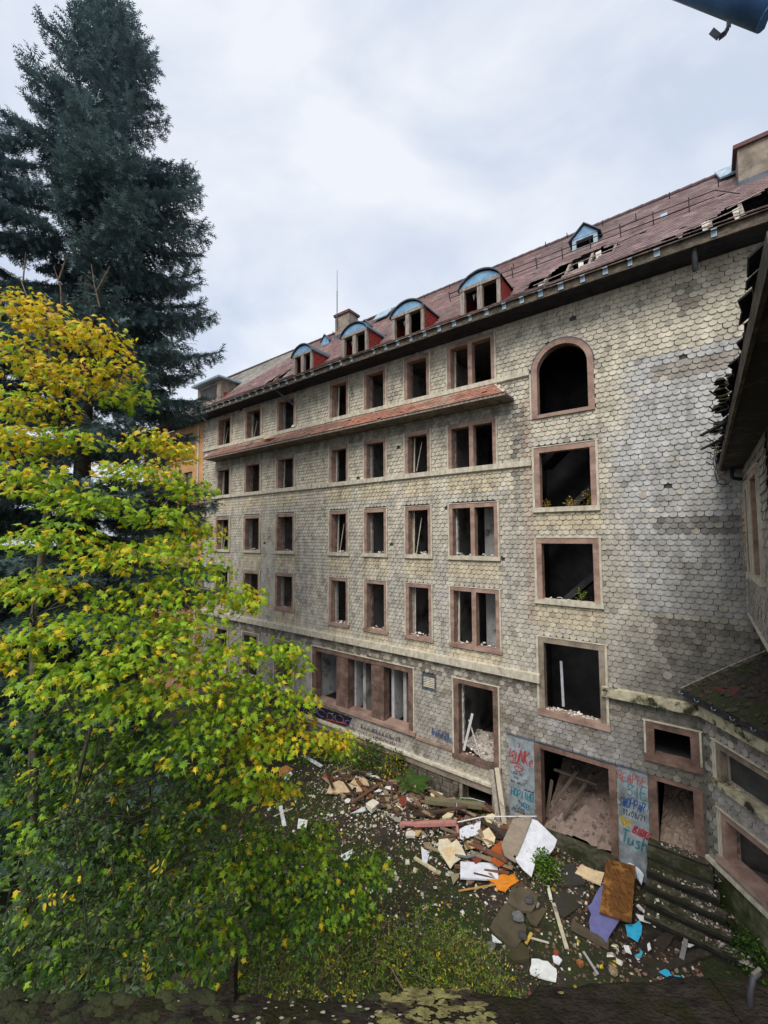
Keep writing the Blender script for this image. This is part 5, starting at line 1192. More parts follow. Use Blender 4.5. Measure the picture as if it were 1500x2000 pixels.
mb_ = [(30, 600, 6.2, 80, 45, Y8), (110, 640, 6.2, 80, 45, Y8), (190, 660, 6.0, 75, 40, Y8), (40, 700, 6.0, 90, 45, Y5), (160, 740, 6.0, 95, 42, Y8), (235, 720, 6.0, 50, 30, Y5), (250, 775, 6.2, 60, 30, Y2), (70, 790, 5.8, 90, 40, Y5), (20, 860, 5.6, 80, 45, Y5), (130, 860, 5.8, 80, 32, Y3),
       (300, 865, 6.2, 70, 32, Y5), (345, 885, 6.3, 45, 28, Y8), (270, 925, 6.0, 90, 32, Y3), (365, 955, 6.2, 62, 30, Y2), (60, 940, 5.4, 95, 45, Y3), (180, 985, 5.6, 100, 35, Y2), (320, 1010, 6.0, 80, 30, Y2), (395, 1040, 6.3, 55, 28, Y5), (330, 1070, 6.0, 95, 28, Y3), (110, 1050, 5.2, 100, 40, Y2),
       (230, 1090, 5.4, 110, 38, Y3), (390, 1110, 6.0, 70, 30, Y2), (60, 1150, 5.0, 100, 45, Y3), (300, 1160, 5.6, 110, 38, Y2), (450, 1165, 6.1, 72, 32, Y3), (490, 1180, 6.2, 38, 24, Y5), (160, 1220, 5.0, 110, 40, Y2), (350, 1220, 5.5, 100, 35, Y2), (30, 1270, 4.8, 80, 50, Y3), (270, 1280, 5.0, 110, 40, Y2),
       (430, 1275, 5.8, 90, 36, Y3), (535, 1270, 6.3, 62, 28, Y2), (580, 1300, 6.4, 36, 22, Y2), (140, 1320, 4.8, 110, 38, Y2), (370, 1330, 5.4, 110, 38, Y3), (500, 1340, 6.0, 80, 34, Y2), (570, 1370, 6.3, 62, 30, Y3), (250, 1370, 5.0, 100, 34, Y2), (430, 1400, 5.6, 110, 36, Y2), (560, 1430, 6.2, 80, 30, Y5), (645, 1445, 6.6, 55, 24, Y5), (675, 1465, 6.7, 34, 20, Y3), (480, 1470, 5.8, 90, 30, Y3), (350, 1460, 5.2, 90, 36, Y1), (540, 1540, 6.2, 45, 34, Y5), (470, 1530, 5.9, 60, 30, Y2)]
bp = at(96, 1100, 5.8)
woody('maple_tree', 'big maple with yellow and bright green leaves filling the left side', 'tree', (bp.x, bp.y), 14, mb_, 'maple', .094, 2.5, 21, M['bark_maple'], .10, trunk_top=at(92, 640, 6.1), layers=11)
lo_ = [(110, 1400, 6.2, 110, 60, Y0), (240, 1470, 6.4, 110, 55, Y0), (60, 1520, 6.2, 90, 60, Y0), (380, 1560, 6.8, 110, 45, Y0), (170, 1560, 6.5, 100, 50, Y0), (490, 1650, 7.2, 70, 45, Y1), (560, 1690, 7.4, 85, 45, Y1), (620, 1640, 7.6, 45, 40, Y1), (650, 1730, 7.6, 85, 40, Y1), (720, 1700, 8.0, 50, 35, Y1), (480, 1760, 7.0, 80, 45, Y0), (590, 1790, 7.2, 85, 40, Y0), (330, 1660, 6.8, 100, 45, Y0), (690, 1790, 7.8, 55, 35, Y1), (60, 1640, 5.6, 110, 55, Y0), (220, 1680, 5.8, 110, 55, Y0), (120, 1780, 5.4, 120, 60, Y0), (320, 1790, 5.8, 110, 55, Y0), (230, 1880, 5.4, 130, 60, Y0), (400, 1860, 5.8, 90, 55, Y1), (40, 1880, 5.2, 110, 60, Y0), (430, 1700, 6.4, 80, 45, Y1), (150, 1480, 6.0, 90, 45, Y1)]
bp = at(300, 1500, 7.2)
woody('young_maple', 'low dark green young maple with few yellow leaves, beneath the big maple', 'tree', (bp.x, bp.y), 5, lo_, 'maple', .105, 2.6, 22, M['bark_dark'], .05, trunk_top=at(290, 1480, 7.0), stems=2)
SW = {'sallow': .3, 'sallow2': .35, 'grey': .08, 'dark': .22, 'bush': .14, 'bush2': .05, 'yellow': .02}
sw_ = [(60, 1490, 4.9, 55, 40, SW), (180, 1535, 4.8, 80, 45, SW), (115, 1600, 4.6, 80, 40, SW), (240, 1600, 4.7, 70, 45, SW), (330, 1575, 5.0, 70, 30, SW), (50, 1700, 4.4, 80, 50, SW), (170, 1700, 4.5, 85, 45, SW), (290, 1680, 4.8, 80, 36, SW), (395, 1645, 5.2, 70, 30, SW), (80, 1790, 4.2, 90, 50, SW), (215, 1800, 4.3, 85, 45, SW), (330, 1780, 4.6, 75, 40, SW), (30, 1880, 4.0, 80, 50, SW), (150, 1890, 4.1, 90, 45, SW), (270, 1890, 4.2, 85, 45, SW), (440, 1740, 5.2, 50, 30, SW), (110, 1960, 3.9, 120, 40, SW), (330, 1950, 4.2, 120, 40, SW)]
bp = at(190, 1700, 5.0)
woody('sallow_bush', 'grey-green sallow bush with oval leaves in the lower left corner', 'shrub', (bp.x, bp.y), 5, sw_, 'oval', .092, 2.5, 23, M['bark_dark'], .028, stems=4, shoots=True)
BU = {'bush': .45, 'bush2': .22, 'green2': .2, 'yellow': .07, 'dark': .25}; BD = {'bush': .3, 'dark': .4, 'green2': .25, 'bush2': .06}
b1 = [(560, 1810, 7.2, 60, 35, BU), (500, 1850, 6.6, 80, 45, BD), (590, 1870, 6.9, 80, 45, BU), (450, 1900, 6.3, 70, 45, BD), (540, 1920, 6.5, 80, 40, BU), (640, 1830, 7.2, 60, 35, BU)]
b2 = [(650, 1800, 7.7, 70, 42, BU), (730, 1805, 7.9, 70, 42, BU), (800, 1825, 8.1, 70, 40, BD), (680, 1870, 7.4, 75, 45, BU), (760, 1850, 7.8, 65, 40, BU), (720, 1915, 7.4, 75, 35, BD), (800, 1895, 7.9, 70, 40, BU)]
b3 = [(870, 1835, 8.5, 70, 40, BU), (945, 1865, 8.8, 55, 30, BU), (840, 1850, 8.4, 65, 35, BU), (900, 1880, 8.5, 70, 35, BU), (960, 1900, 8.8, 55, 28, BU), (870, 1925, 8.3, 80, 28, BD), (985, 1925, 8.9, 50, 20, BU)]
for (bb, nm, lab, sd) in ((b1, (540, 1900, 6.7), 'leafy bramble thicket at the bottom, left of the lichen-covered ledge', 31), (b2, (740, 1900, 7.6), 'yellow-green shrub at the bottom centre behind the lichen-covered ledge', 32), (b3, (910, 1910, 8.6), 'low yellow-green shrub beside the broken white plaster sheet', 33)):
    p = at(*nm); woody('wild_shrub', lab, 'shrub', (p.x, p.y), 2, bb, 'oval', .074, 2.5, sd, M['twig'], .02, stems=5, shoots=True, group='wild shrubs below the ledge')
# bare grey saplings and arching canes
def canes(name, label, cat, lines, r, mat):
    m = MB(); b = at(*lines[0][0]); rt = empty(name, (b.x, b.y, gh(b.x, b.y))); tag(rt, label, cat)
    for ln in lines:
        m = MB(); P = [at(*q) - Vector(rt.location) for q in ln]; m.tube(P, [r * (1 - .6 * i / (len(P) - 1)) for i in range(len(P))], 5); m.build('cane', mat, rt)
canes('bare_canes', 'thin bare arching canes in front of the bottom shrubs', 'plant', [[(600, 1935, 7.0), (640, 1895, 7.1), (690, 1840, 7.3)], [(690, 1820, 7.3), (650, 1862, 7.3), (615, 1910, 7.2)], [(790, 1935, 7.4), (760, 1885, 7.6), (700, 1870, 7.7), (640, 1885, 7.6)], [(505, 1930, 6.3), (510, 1890, 6.4), (545, 1870, 6.6)]], .014, M['twig'])
canes('pale_sapling', 'thin pale sapling stem between the maple trunk and the facade', 'tree', [[(150, 1530, 5.6), (172, 1440, 5.6), (200, 1320, 5.7), (235, 1200, 5.8)], [(172, 1440, 5.6), (130, 1370, 5.5), (110, 1300, 5.5)]], .03, M['bark_maple'])
canes('dead_maple_top', 'bare dead twigs sticking out above the yellow maple crown', 'tree', [[(120, 600, 6.1), (118, 560, 6.1), (105, 520, 6.1)], [(115, 545, 6.1), (130, 500, 6.1)], [(195, 600, 6.0), (185, 560, 6.0), (178, 515, 6.0)], [(188, 570, 6.0), (215, 520, 6.0)], [(60, 600, 6.1), (40, 545, 6.1), (0, 520, 6.1)], [(45, 550, 6.1), (50, 495, 6.1)]], .012, M['twig'])

# fern by the basement wall
def fern(name, label, base, h, n, seed, spread=.9):
    rn = np.random.default_rng(seed); r = empty(name, base); tag(r, label, 'fern'); st = MB()
    for f in range(n):
        a = 2 * pi * f / n + rn.uniform(-.3, .3); L = h * rn.uniform(.75, 1.1); d = Vector((cos(a), sin(a), 0)); P = [d * (L * spread * u) + Vector((0, 0, L * (1.15 * u - .85 * u * u))) for u in np.linspace(0, 1, 10)]
        m = MB(); m.tube(P, [.008 * (1 - .8 * i / 9) for i in range(10)], 4, caps=False); sd = Vector((-sin(a), cos(a), 0))
        for i in range(1, 10):
            for q in (0, .5):
                p = P[i-1].lerp(P[i], q); w = h * .20 * sin(pi * min(.97, (i - 1 + q) / 9 * .85 + .15)); t = (P[i] - P[i-1]).normalized()
                for sg in (-1, 1): e = p + sd * (sg * w) + t * (w * .35) + Vector((0, 0, -w * .18)); m.add([p - t * .012, p + t * .012, e.lerp(p, .4) + t * .013, e, e.lerp(p, .4) - t * .013], [(0, 1, 2, 3, 4)])
        m.build('frond', FERN, r)
FERN = pmat('fern green', (.085, .17, .025), (.05, .11, .02), scale=4, bump=0, rough=.6, translucent=.25)
p = wfac(-9.15, -.75, -H); fern('fern', 'bright green fern growing against the basement wall', (p.x, p.y, gh(p.x, p.y)), 1.25, 12, 5, .62)
p = wfac(-12.2, -.6, -H)
def low_plant(name, label, base, rx, ry, h, n, size, mix, seed, kind='oval', cat='plant', group=None):
    rn = np.random.default_rng(seed); r = empty(name, base); tag(r, label, cat, group)
    u = rn.normal(0, .45, (n, 2)); zz = rn.random(n) ** .8 * h * np.exp(-(u ** 2).sum(1) * .9); P = np.stack([u[:, 0] * rx, u[:, 1] * ry, zz + .02], 1)
    T = np.stack([u[:, 0] + rn.normal(0, .6, n), u[:, 1] + rn.normal(0, .6, n), rn.normal(-.05, .4, n)], 1); Nn = np.array([[0, -.2, 1.0]]) + rn.normal(0, .45, (n, 3))
    link('foliage', leaf_mesh('foliage', kind, [(P, T, Nn, size * rn.uniform(.6, 1.3, n), pick_cols(n, mix, rn))]), r)
    for k in range(9):
        i = rn.integers(n); m = MB(); m.tube([(0, 0, 0), Vector(P[i]) * .5 + Vector((0, 0, .1 * h)), P[i]], [.01, .007, .004], 4, caps=False); m.build('stem', M['twig'], r)
    return r
for (s, o, rx, ry, h, n, lab, mix, sd) in ((-11.6, .8, 1.3, .6, 1.5, 1100, 'dark straggly bramble bush under the graffiti wall', {'dark': .6, 'green2': .25, 'brown': .12, 'yellow': .04}, 41), (-10.2, .55, .7, .4, 1.25, 600, 'small yellowing bush between bramble and fern', {'dark': .4, 'brown': .2, 'bush2': .25, 'yellow': .08}, 42), (-14.2, 1.3, 1.4, .8, .9, 900, 'dark green nettle patch below the black graffiti', BD, 43), (-7.1, .4, .6, .3, .4, 300, 'weeds along the basement wall right of the fern', BD, 44)):
    p = wfac(s, -o, -H); low_plant('bramble_bush', lab, (p.x, p.y, gh(p.x, p.y)), rx, ry, h, n, .11, mix, sd, cat='shrub')
def on_ground(px, py, h=0.0):
    r = ray(px, py); z = .1
    for _ in range(8): k = (z + h - H) / r.z; z = gh(r.x * k, r.y * k)
    return Vector((r.x * k, r.y * k, z + h))
p = on_ground(1062, 1712); low_plant('leafy_weed', 'small dark green leafy weed beside the big white board', (p.x, p.y, p.z), .42, .4, .75, 700, .075, {'dark': .5, 'green2': .5}, 51)
for (px, py, rx, h, n, lab, sd) in ((1445, 1790, .8, .9, 1500, 'dark ivy mass at the foot of the annex wall', 52), (1475, 1880, .7, .6, 900, 'dark ivy patch in the lower right corner', 53)):
    p = on_ground(px, py); low_plant('ivy', lab, (p.x, p.y, p.z), rx, .7, h, n, .085, {'dark': .75, 'green2': .2, 'sallow2': .1}, sd)
def sill_plant(s, z, n, mix, h, lab, sd):
    p = wfac(s, .12, z); low_plant('sill_weed', lab, tuple(p), .22, .1, h, n, .07, mix, sd, kind='thin')
sill_plant(-4.25, .97, 60, {'orange': .5, 'brown': .3, 'green2': .3}, .3, 'reddish weed at the left of the second stairwell sill', 61)
sill_plant(-3.45, .97, 80, {'orange': .6, 'brown': .2, 'green': .2}, .3, 'bushy orange weed in the middle of the second stairwell sill', 62)
sill_plant(-2.95, .97, 70, {'orange': .5, 'bush2': .4, 'green2': .2}, .62, 'tall willowherb at the right of the second stairwell sill', 63)
sill_plant(-3.2, -2.06, 70, {'green2': .7, 'green': .3}, .36, 'green weed on the third stairwell sill', 64)
sill_plant(-17.4, -3.7, 90, {'brown': .7, 'orange': .3}, .4, 'dry brown weeds on a sill above the maple', 65)
# moss and ground cover that nobody could count
rn = np.random.default_rng(77); P = []
while len(P) < 26000:
    x, y = rn.uniform(-9, 10), rn.uniform(7, 21); s, o = fs(x, y)
    if o < .4 or (s > -1.6 and o < 2): continue
    d = vn(x * .7 + 5, y * .7 + 2) + .35 * vn(x * 2.3, y * 2.3); w = .50 if s < -9 or o > 3.6 else .80
    if s > -4 and o < 4.5: w = .97
    if d > w: P.append((x, y, gh(x, y) + rn.uniform(.0, .07)))
P = np.array(P); n = len(P); T = np.stack([rn.normal(0, 1, n), rn.normal(0, 1, n), rn.uniform(-.1, .9, n)], 1); Nn = np.array([[0, 0, 1.0]]) + rn.normal(0, .5, (n, 3))
o = link('ground_cover', leaf_mesh('ground_cover', 'thin', [(P, T, Nn, rn.uniform(.03, .10, n), pick_cols(n, {'dark': .5, 'green2': .25, 'brown': .1, 'bush': .2}, rn))])); tag(o, 'moss, grass and creeping weeds on the courtyard soil', 'ground cover', kind='stuff')
n = 260; P = []
while len(P) < n:
    x, y = rn.uniform(-7, 6), rn.uniform(8, 19); s, o_ = fs(x, y)
    if o_ > .3: P.append((x, y, gh(x, y) + .03))
P = np.array(P); T = np.stack([rn.normal(0, 1, n), rn.normal(0, 1, n), rn.normal(0, .2, n)], 1); Nn = np.array([[0, 0, 1.0]]) + rn.normal(0, .25, (n, 3))
o = link('fallen_leaves', leaf_mesh('fallen_leaves', 'maple', [(P, T, Nn, rn.uniform(.07, .14, n), pick_cols(n, {'yellow': .5, 'brown': .5}, rn))])); tag(o, 'fallen yellow and brown maple leaves on the ground', 'leaves', kind='stuff')
# ------------------------------------------------------------------ debris in the courtyard
def slab(name, label, cat, crop, pts, rgb, h=.06, th=.025, grad=(0, 0), jag=0, stain=None, lo=.58, hi=.70, group=None, mat=None, ss=2.5):
    """a flat broken sheet lying on the heap: outline surveyed on a plane h above the ground, tilted by grad, th thick"""
    x0, y0, k = crop; q = [(x0 + u / k, y0 + v / k) for u, v in pts]
    c = on_ground(sum(a for a, _ in q) / len(q), sum(b for _, b in q) / len(q), h); nrm = Vector((-grad[0], -grad[1], 1)).normalized()
    P = [on_plane(a, b, c, nrm) - c for a, b in q]
    if jag:
        Q = []
        for i, p in enumerate(P):
            e = P[(i + 1) % len(P)]; L = (e - p).length; n = max(1, int(L / jag)); side = nrm.cross(e - p).normalized()
            for j in range(n): Q.append(p.lerp(e, (j + (R.uniform(-.25, .25) if j else 0)) / n) + side * (R.uniform(-.16, .16) * jag if j else 0))
        P = Q
    mb = MB(); mb.prism(P[::-1], -nrm * th); o = mb.build(name, mat or cmat(rgb, stain=stain, lo=lo, hi=hi, ss=ss)); o.location = c; tag(o, label, cat, group)
    return o
def stick(name, label, cat, crop, a, b, w, th, rgb, ha=.08, hb=.08, group=None, mat=None):
    x0, y0, k = crop; A = on_ground(x0 + a[0] / k, y0 + a[1] / k, ha); B = on_ground(x0 + b[0] / k, y0 + b[1] / k, hb); c = (A + B) / 2; c.z = min(A.z, B.z) - th
    mb = MB(); t = (B - A); n = 5; side = t.cross(Vector((0, 0, 1))).normalized(); up = side.cross(t).normalized(); V = []
    for i in range(n + 1):
        p = A.lerp(B, i / n) - c; ww = w * R.uniform(.88, 1.06) / 2; V += [p - side * ww - up * th / 2, p + side * ww - up * th / 2, p + side * ww + up * th / 2, p - side * ww + up * th / 2]
    mb.add(V, [(i*4+j, i*4+(j+1) % 4, i*4+4+(j+1) % 4, i*4+4+j)[::-1] for i in range(n) for j in range(4)] + [(0, 1, 2, 3), (n*4+3, n*4+2, n*4+1, n*4)])
    o = mb.build(name, mat or cmat(rgb)); o.location = c; tag(o, label, cat, group); return o
def tube_thing(name, label, cat, crop, pts, r, mat, hs):
    x0, y0, k = crop; W = [on_ground(x0 + u / k, y0 + v / k, h) for (u, v), h in zip(pts, hs)]; c = W[0].copy(); mb = MB(); Q = []
    for i in range(len(W) - 1): Q += [W[i].lerp(W[i+1], t) - c for t in (0, .5)]
    mb.tube(Q + [W[-1] - c], r, 6); o = mb.build(name, mat); o.location = c; tag(o, label, cat); return o
cB, cC, cD, cE, cF = (620, 1500, 6.25), (840, 1500, 5.77), (1100, 1640, 3.75), (900, 1660, 5.0), (440, 1350, 2.273)
WHITE, CREAM, TAN = (226, 228, 234), (226, 204, 166), (150, 138, 122)
dirt = srgb(96, 82, 64)
# --- heap along the basement wall
fbp = slab('fibreboard_panel', 'beige fibreboard panel with a pink mark, left end of the heap', 'board', cB, [(160, 190), (265, 150), (460, 225), (385, 300), (300, 290), (230, 320), (110, 300)], (206, 180, 142), .16, .03, (.05, .12), .25)
slab('fibreboard_panel', 'torn beige board with two dark holes right of the pink-marked panel', 'board', cB, [(470, 90), (590, 130), (640, 230), (550, 350), (470, 300), (480, 210), (400, 180)], (202, 176, 138), .14, .03, (-.08, .1), .2)
pm = slab('paint_mark', 'pink paint mark on the beige panel', 'paint', cB, [(135, 265), (165, 255), (180, 300), (150, 318)], (206, 92, 100), .178, .004, (.05, .12), .1)
pm.parent = fbp; pm.location = pm.location - fbp.location
for k_ in ('category', 'kind'): del pm[k_]
slab('foam_block', 'thick cream foam block in the middle of the heap', 'block', cB, [(590, 430), (680, 375), (755, 420), (665, 500)], (222, 216, 196), .26, .16, (0, .05))
slab('gypsum_sheet', 'long white gypsum sheet beside the cream foam block', 'sheet', cB, [(415, 545), (590, 465), (640, 490), (560, 530)], (206, 208, 208), .10, .03, (0, .1), .15)
slab('gypsum_sheet', 'white pointed gypsum sheet below the second beige board', 'sheet', cB, [(690, 290), (770, 240), (835, 240), (770, 285)], WHITE, .12, .02, (0, .1))
slab('gypsum_sheet', 'torn white gypsum sheet left of the fern', 'sheet', cB, [(830, 225), (900, 220), (940, 260), (870, 270), (860, 345), (780, 320), (830, 280)], WHITE, .13, .02, (0, .1), .1)
slab('gypsum_slab', 'small white slab behind the torn beige board', 'slab', cB, [(640, 88), (770, 92), (772, 118), (642, 120)], (226, 224, 216), .14, .05)
stick('pink_cornice', 'long pink moulded cornice piece lying across the heap', 'moulding', cB, (1005, 690), (1700, 668), .17, .10, (190, 132, 124), .22, .30)
stick('pink_cornice', 'short pink moulding standing at the end of the long pink cornice', 'moulding', cC, (300, 640), (325, 800), .07, .06, (186, 128, 118), .25, .12)
slab('plaster_moulding', 'broken white plaster moulding below the pink cornice', 'moulding', cB, [(1075, 800), (1110, 710), (1200, 790), (1190, 830), (1090, 830)], (222, 214, 198), .16, .08, (0, .1), .12)
slab('plaster_shard', 'white triangular shard beside the dark young maple', 'shard', cB, [(280, 1070), (430, 985), (420, 1060), (345, 1140)], WHITE, .05, .02)
slab('plaster_shard', 'white tapering shard with a dark crack left of the rectangular white board', 'shard', cB, [(1265, 955), (1370, 1025), (1340, 1150), (1280, 1140)], WHITE, .06, .02)
slab('foam_block', 'small cream block lying alone on the moss', 'block', cB, [(860, 1215), (930, 1240), (885, 1285)], (222, 206, 160), .08, .07)
stick('lath', 'crumbling cream lath on the moss left of the white boards', 'lath', cB, (1185, 1095), (1500, 1290), .10, .05, (206, 192, 154), .06, .06)
stick('white_plank', 'short white plank lying at the left of the heap', 'plank', cF, (245, 510), (262, 598), .14, .03, (222, 222, 226), .05, .05)
stick('lath', 'thin pale lath crossing behind the short white plank', 'lath', cF, (215, 556), (300, 520), .05, .02, (198, 186, 160), .04, .04)
slab('plaster_chunk', 'white square plaster chunk right of the short white plank', 'chunk', cF, [(325, 565), (366, 572), (358, 610), (320, 604)], (226, 226, 220), .08, .05)
slab('wood_panel', 'orange-brown wood panel under the maple branch tip', 'panel', cF, [(240, 342), (270, 328), (305, 346), (262, 368), (238, 382)], (190, 134, 76), .08, .02)
slab('plaster_chunk', 'white crumpled sheet below the orange-brown panel', 'sheet', cF, [(262, 372), (290, 356), (300, 366), (282, 390), (262, 392)], WHITE, .08, .03)
stick('white_plank', 'long white strip half hidden under the maple branch', 'plank', cF, (340, 282), (428, 334), .16, .04, (220, 220, 222), .1, .1)
# --- big boards in front of the doorway
slab('white_board', 'big white broken board leaning on the heap before the doorway', 'board', cC, [(1150, 575), (1205, 590), (1260, 640), (1330, 710), (1432, 808), (1400, 900), (1335, 985), (1185, 990), (1180, 1090), (1145, 1222), (1050, 1140), (960, 1030), (1060, 800)], WHITE, .34, .03, (-.05, .16), 0, lo=.62, hi=.72)
tn = slab('tan_board', 'long tan board with cut corners leaning on the big white board', 'board', cC, [(968, 500), (1145, 560), (1070, 770), (985, 985), (950, 975), (935, 992), (975, 1040), (960, 1056), (845, 990), (803, 885), (815, 830)], (152, 138, 122), .46, .035, (-.03, .2), 0, stain=srgb(112, 98, 84))
slab('orange_brown_board', 'rust-brown board beside the long tan board', 'board', cC, [(690, 900), (800, 815), (830, 960), (892, 1035), (780, 1112), (678, 1045), (722, 1000)], (170, 86, 40), .30, .02, (0, .15), .3, stain=srgb(120, 60, 34))
wb = slab('white_rectangular_board', 'white rectangular board with a small dark square hole', 'board', cC, [(342, 1052), (762, 1072), (770, 1256), (340, 1236)], WHITE, .16, .05, (0, .12), lo=.68, hi=.72)
slab('orange_board', 'jagged bright orange board below the rectangular white board', 'board', cC, [(640, 1252), (780, 1205), (860, 1180), (880, 1215), (950, 1185), (1002, 1268), (900, 1330), (850, 1392), (748, 1362), (740, 1300)], (228, 138, 40), .12, .02, (0, .08), .25, stain=srgb(150, 80, 30))
slab('cream_board', 'cream board with cut corner left of the rust-brown board', 'board', cC, [(550, 740), (660, 668), (737, 780), (722, 850), (655, 892)], (226, 206, 168), .26, .03, (.05, .12), lo=.66, hi=.74)
slab('cracked_sheet', 'white cracked sheet under the thin white rail', 'sheet', cC, [(330, 690), (450, 640), (572, 600), (560, 740), (460, 770), (380, 812), (338, 790)], WHITE, .28, .02, (0, .15), .2, stain=srgb(90, 80, 74), lo=.56, hi=.6, ss=6)
slab('stained_board', 'large cream board with orange water stain at the heap front', 'board', cC, [(100, 785), (200, 792), (235, 850), (300, 800), (350, 870), (408, 992), (280, 1000), (345, 1020), (270, 1072), (230, 1132), (150, 1010), (88, 915)], (222, 210, 180), .2, .025, (0, .15), 0, stain=srgb(206, 150, 60), lo=.52, hi=.66, ss=1.4)
slab('cream_board', 'small cream board right of the fern', 'board', cC, [(0, 290), (50, 255), (150, 290), (90, 332), (20, 326)], (226, 206, 160), .2, .03, (0, .15))
slab('tan_chip', 'tan curved chip at the end of the crumbling lath', 'chip', cC, [(230, 1190), (325, 1185), (325, 1230), (260, 1312)], (150, 138, 110), .1, .02, (0, .1))
stick('dark_beam', 'dark brown beam running down to the tan board', 'beam', cC, (585, 575), (865, 770), .17, .08, (74, 62, 56), .34, .24)
stick('timber_beam', 'long grey-olive beam lying below the basement window', 'beam', cC, (-60, 362), (580, 425), .2, .14, (124, 116, 90), .42, .46)
stick('timber_beam', 'dark plank lying in front of the long grey-olive beam', 'beam', cC, (0, 500), (420, 440), .10, .05, (86, 66, 52), .40, .46)
tube_thing('grey_hose', 'bent grey hose ending at the stained cream board', 'hose', cC, [(280, 985), (420, 1008), (560, 970), (632, 890)], .035, cmat((104, 110, 112)), (.2, .14, .16, .3))
tube_thing('white_rail', 'thin white rail lying over the heap toward the doorway', 'rail', cC, [(310, 610), (600, 548), (900, 546), (1200, 545)], .018, cmat((224, 216, 214)), (.42, .5, .62, .7))
tube_thing('white_cable', 'white cable looping over the long grey-olive beam', 'cable', cC, [(300, 500), (300, 400), (345, 335), (480, 345), (620, 385)], .012, cmat((200, 200, 196)), (.3, .45, .5, .5, .5))
stick('yellow_stick', 'thin yellow stick in front of the orange board', 'stick', cC, (320, 1386), (878, 1288), .035, .025, (196, 152, 76), .06, .17)
slab('red_cloth', 'dark red rag near the leaning posts', 'cloth', cC, [(770, 485), (820, 480), (850, 510), (800, 535)], (130, 34, 48), .4, .02, (0, .2))
slab('cream_chunk', 'pale yellow torn foam under the white rail', 'foam', cC, [(610, 550), (700, 510), (735, 530), (720, 580), (660, 575), (700, 620), (640, 600)], (222, 212, 160), .40, .05, (0, .2), .12)
slab('cream_chunk', 'cream foam roll left of the white rail', 'foam', cC, [(135, 545), (200, 500), (265, 515), (240, 550), (165, 568)], (220, 206, 168), .36, .08, (0, .15))
# --- posts leaning on the big ground-floor window
def lean(name, label, a, b, w, th, mat):
    A, B = Vector(a), Vector(b); c = A.copy(); mb = MB(); mb.bar(Vector(), B - A, w, th, up=(-.5, -.8, .2)); o = mb.build(name, mat); o.location = c; tag(o, label, 'post')
    return o
p0 = wfac(-6.2, -.25, -8.15); p1 = wfac(-5.62, -1.05, -9.55); p2 = wfac(-6.02, -.2, -8.05); p3 = wfac(-5.42, -1.0, -9.6)
lean('leaning_post', 'left of two pale grooved posts leaning against the window sill', p1, p0, .15, .12, M['oldwood']); lean('leaning_post', 'right of two pale grooved posts leaning against the window sill', p3, p2, .16, .12, cmat((186, 176, 154)))
# --- right part of the yard
dq = [(315, 145), (530, 195), (500, 610), (265, 535)]
def door():
    x0, y0, k = cD; q = [(x0 + u / k, y0 + v / k) for u, v in dq]; c = on_ground(sum(a for a, _ in q) / 4, sum(b for _, b in q) / 4, .42); g = (.02, .22); nrm = Vector((-g[0], -g[1], 1)).normalized()
    P = [on_plane(a, b, c, nrm) - c for a, b in q]; r = empty('wooden_door', tuple(c)); tag(r, 'brown panelled wooden door lying on the rubble by the steps', 'door')
    f = lambda u, v: P[0].lerp(P[1], u).lerp(P[3].lerp(P[2], u), v)
    MD = pmat('old varnished door', srgb(122, 82, 40), srgb(78, 50, 25), scale=5, stretch=(4, .6, 1), bump=.4, bscale=30, rough=.6, stain=srgb(150, 106, 54), stain_scale=3, stain_lo=.55, stain_hi=.66)
    m = MB(); m.prism([f(0, 1), f(1, 1), f(1, 0), f(0, 0)][::-1], -nrm * .03); m.build('door_leaf', MD, r)
    for (u0, u1, v0, v1) in ((0, .13, 0, 1), (.87, 1, 0, 1), (.13, .87, 0, .07), (.13, .87, .28, .36), (.13, .87, .58, .66), (.13, .87, .90, 1), (.46, .54, .07, .28), (.46, .54, .36, .58), (.46, .54, .66, .90)):
        m = MB(); m.prism([p + nrm * .0215 for p in (f(u0, v0), f(u0, v1), f(u1, v1), f(u1, v0))], -nrm * .02); m.build('rail', MD, r)
    for v0, v1 in ((.09, .26), (.38, .56), (.68, .88)):
        for u0, u1 in ((.17, .43), (.57, .83)):
            m = MB(); m.prism([p + nrm * .014 for p in (f(u0, v0), f(u0, v1), f(u1, v1), f(u1, v0))], -nrm * .013); m.build('panel', MD, r)
door()
slab('purple_board', 'broken lavender board under the brown wooden door', 'board', cD, [(285, 330), (330, 300), (430, 560), (410, 592), (320, 755), (283, 712), (255, 690), (200, 670), (188, 600), (205, 540), (178, 490)], (112, 112, 160), .22, .03, (0, .16), .22, lo=.68, hi=.74)
slab('cream_board', 'cream board left of the brown wooden door', 'board', cD, [(130, 180), (225, 222), (302, 240), (276, 326), (180, 285), (85, 245)], (230, 204, 162), .16, .05, (0, .05), lo=.68, hi=.74)
slab('cyan_sheet', 'bright cyan sheet just below the brown door', 'sheet', cD, [(455, 620), (520, 618), (556, 592), (578, 632), (574, 690), (545, 746), (470, 700)], (58, 176, 214), .12, .015, (0, .1), 0, lo=.7, hi=.75)
slab('cyan_sheet', 'left piece of the broken cyan sheet near the ledge', 'sheet', cD, [(700, 965), (748, 945), (775, 960), (802, 1008), (772, 1012)], (58, 170, 206), .05, .015, (0, .1), 0, lo=.7, hi=.75)
slab('cyan_sheet', 'right piece of the broken cyan sheet near the ledge', 'sheet', cD, [(800, 1020), (812, 990), (850, 995), (885, 1030), (914, 1092), (880, 1062), (850, 1055), (832, 1076), (790, 1030)], (58, 170, 206), .05, .015, (0, .1), 0, lo=.7, hi=.75)
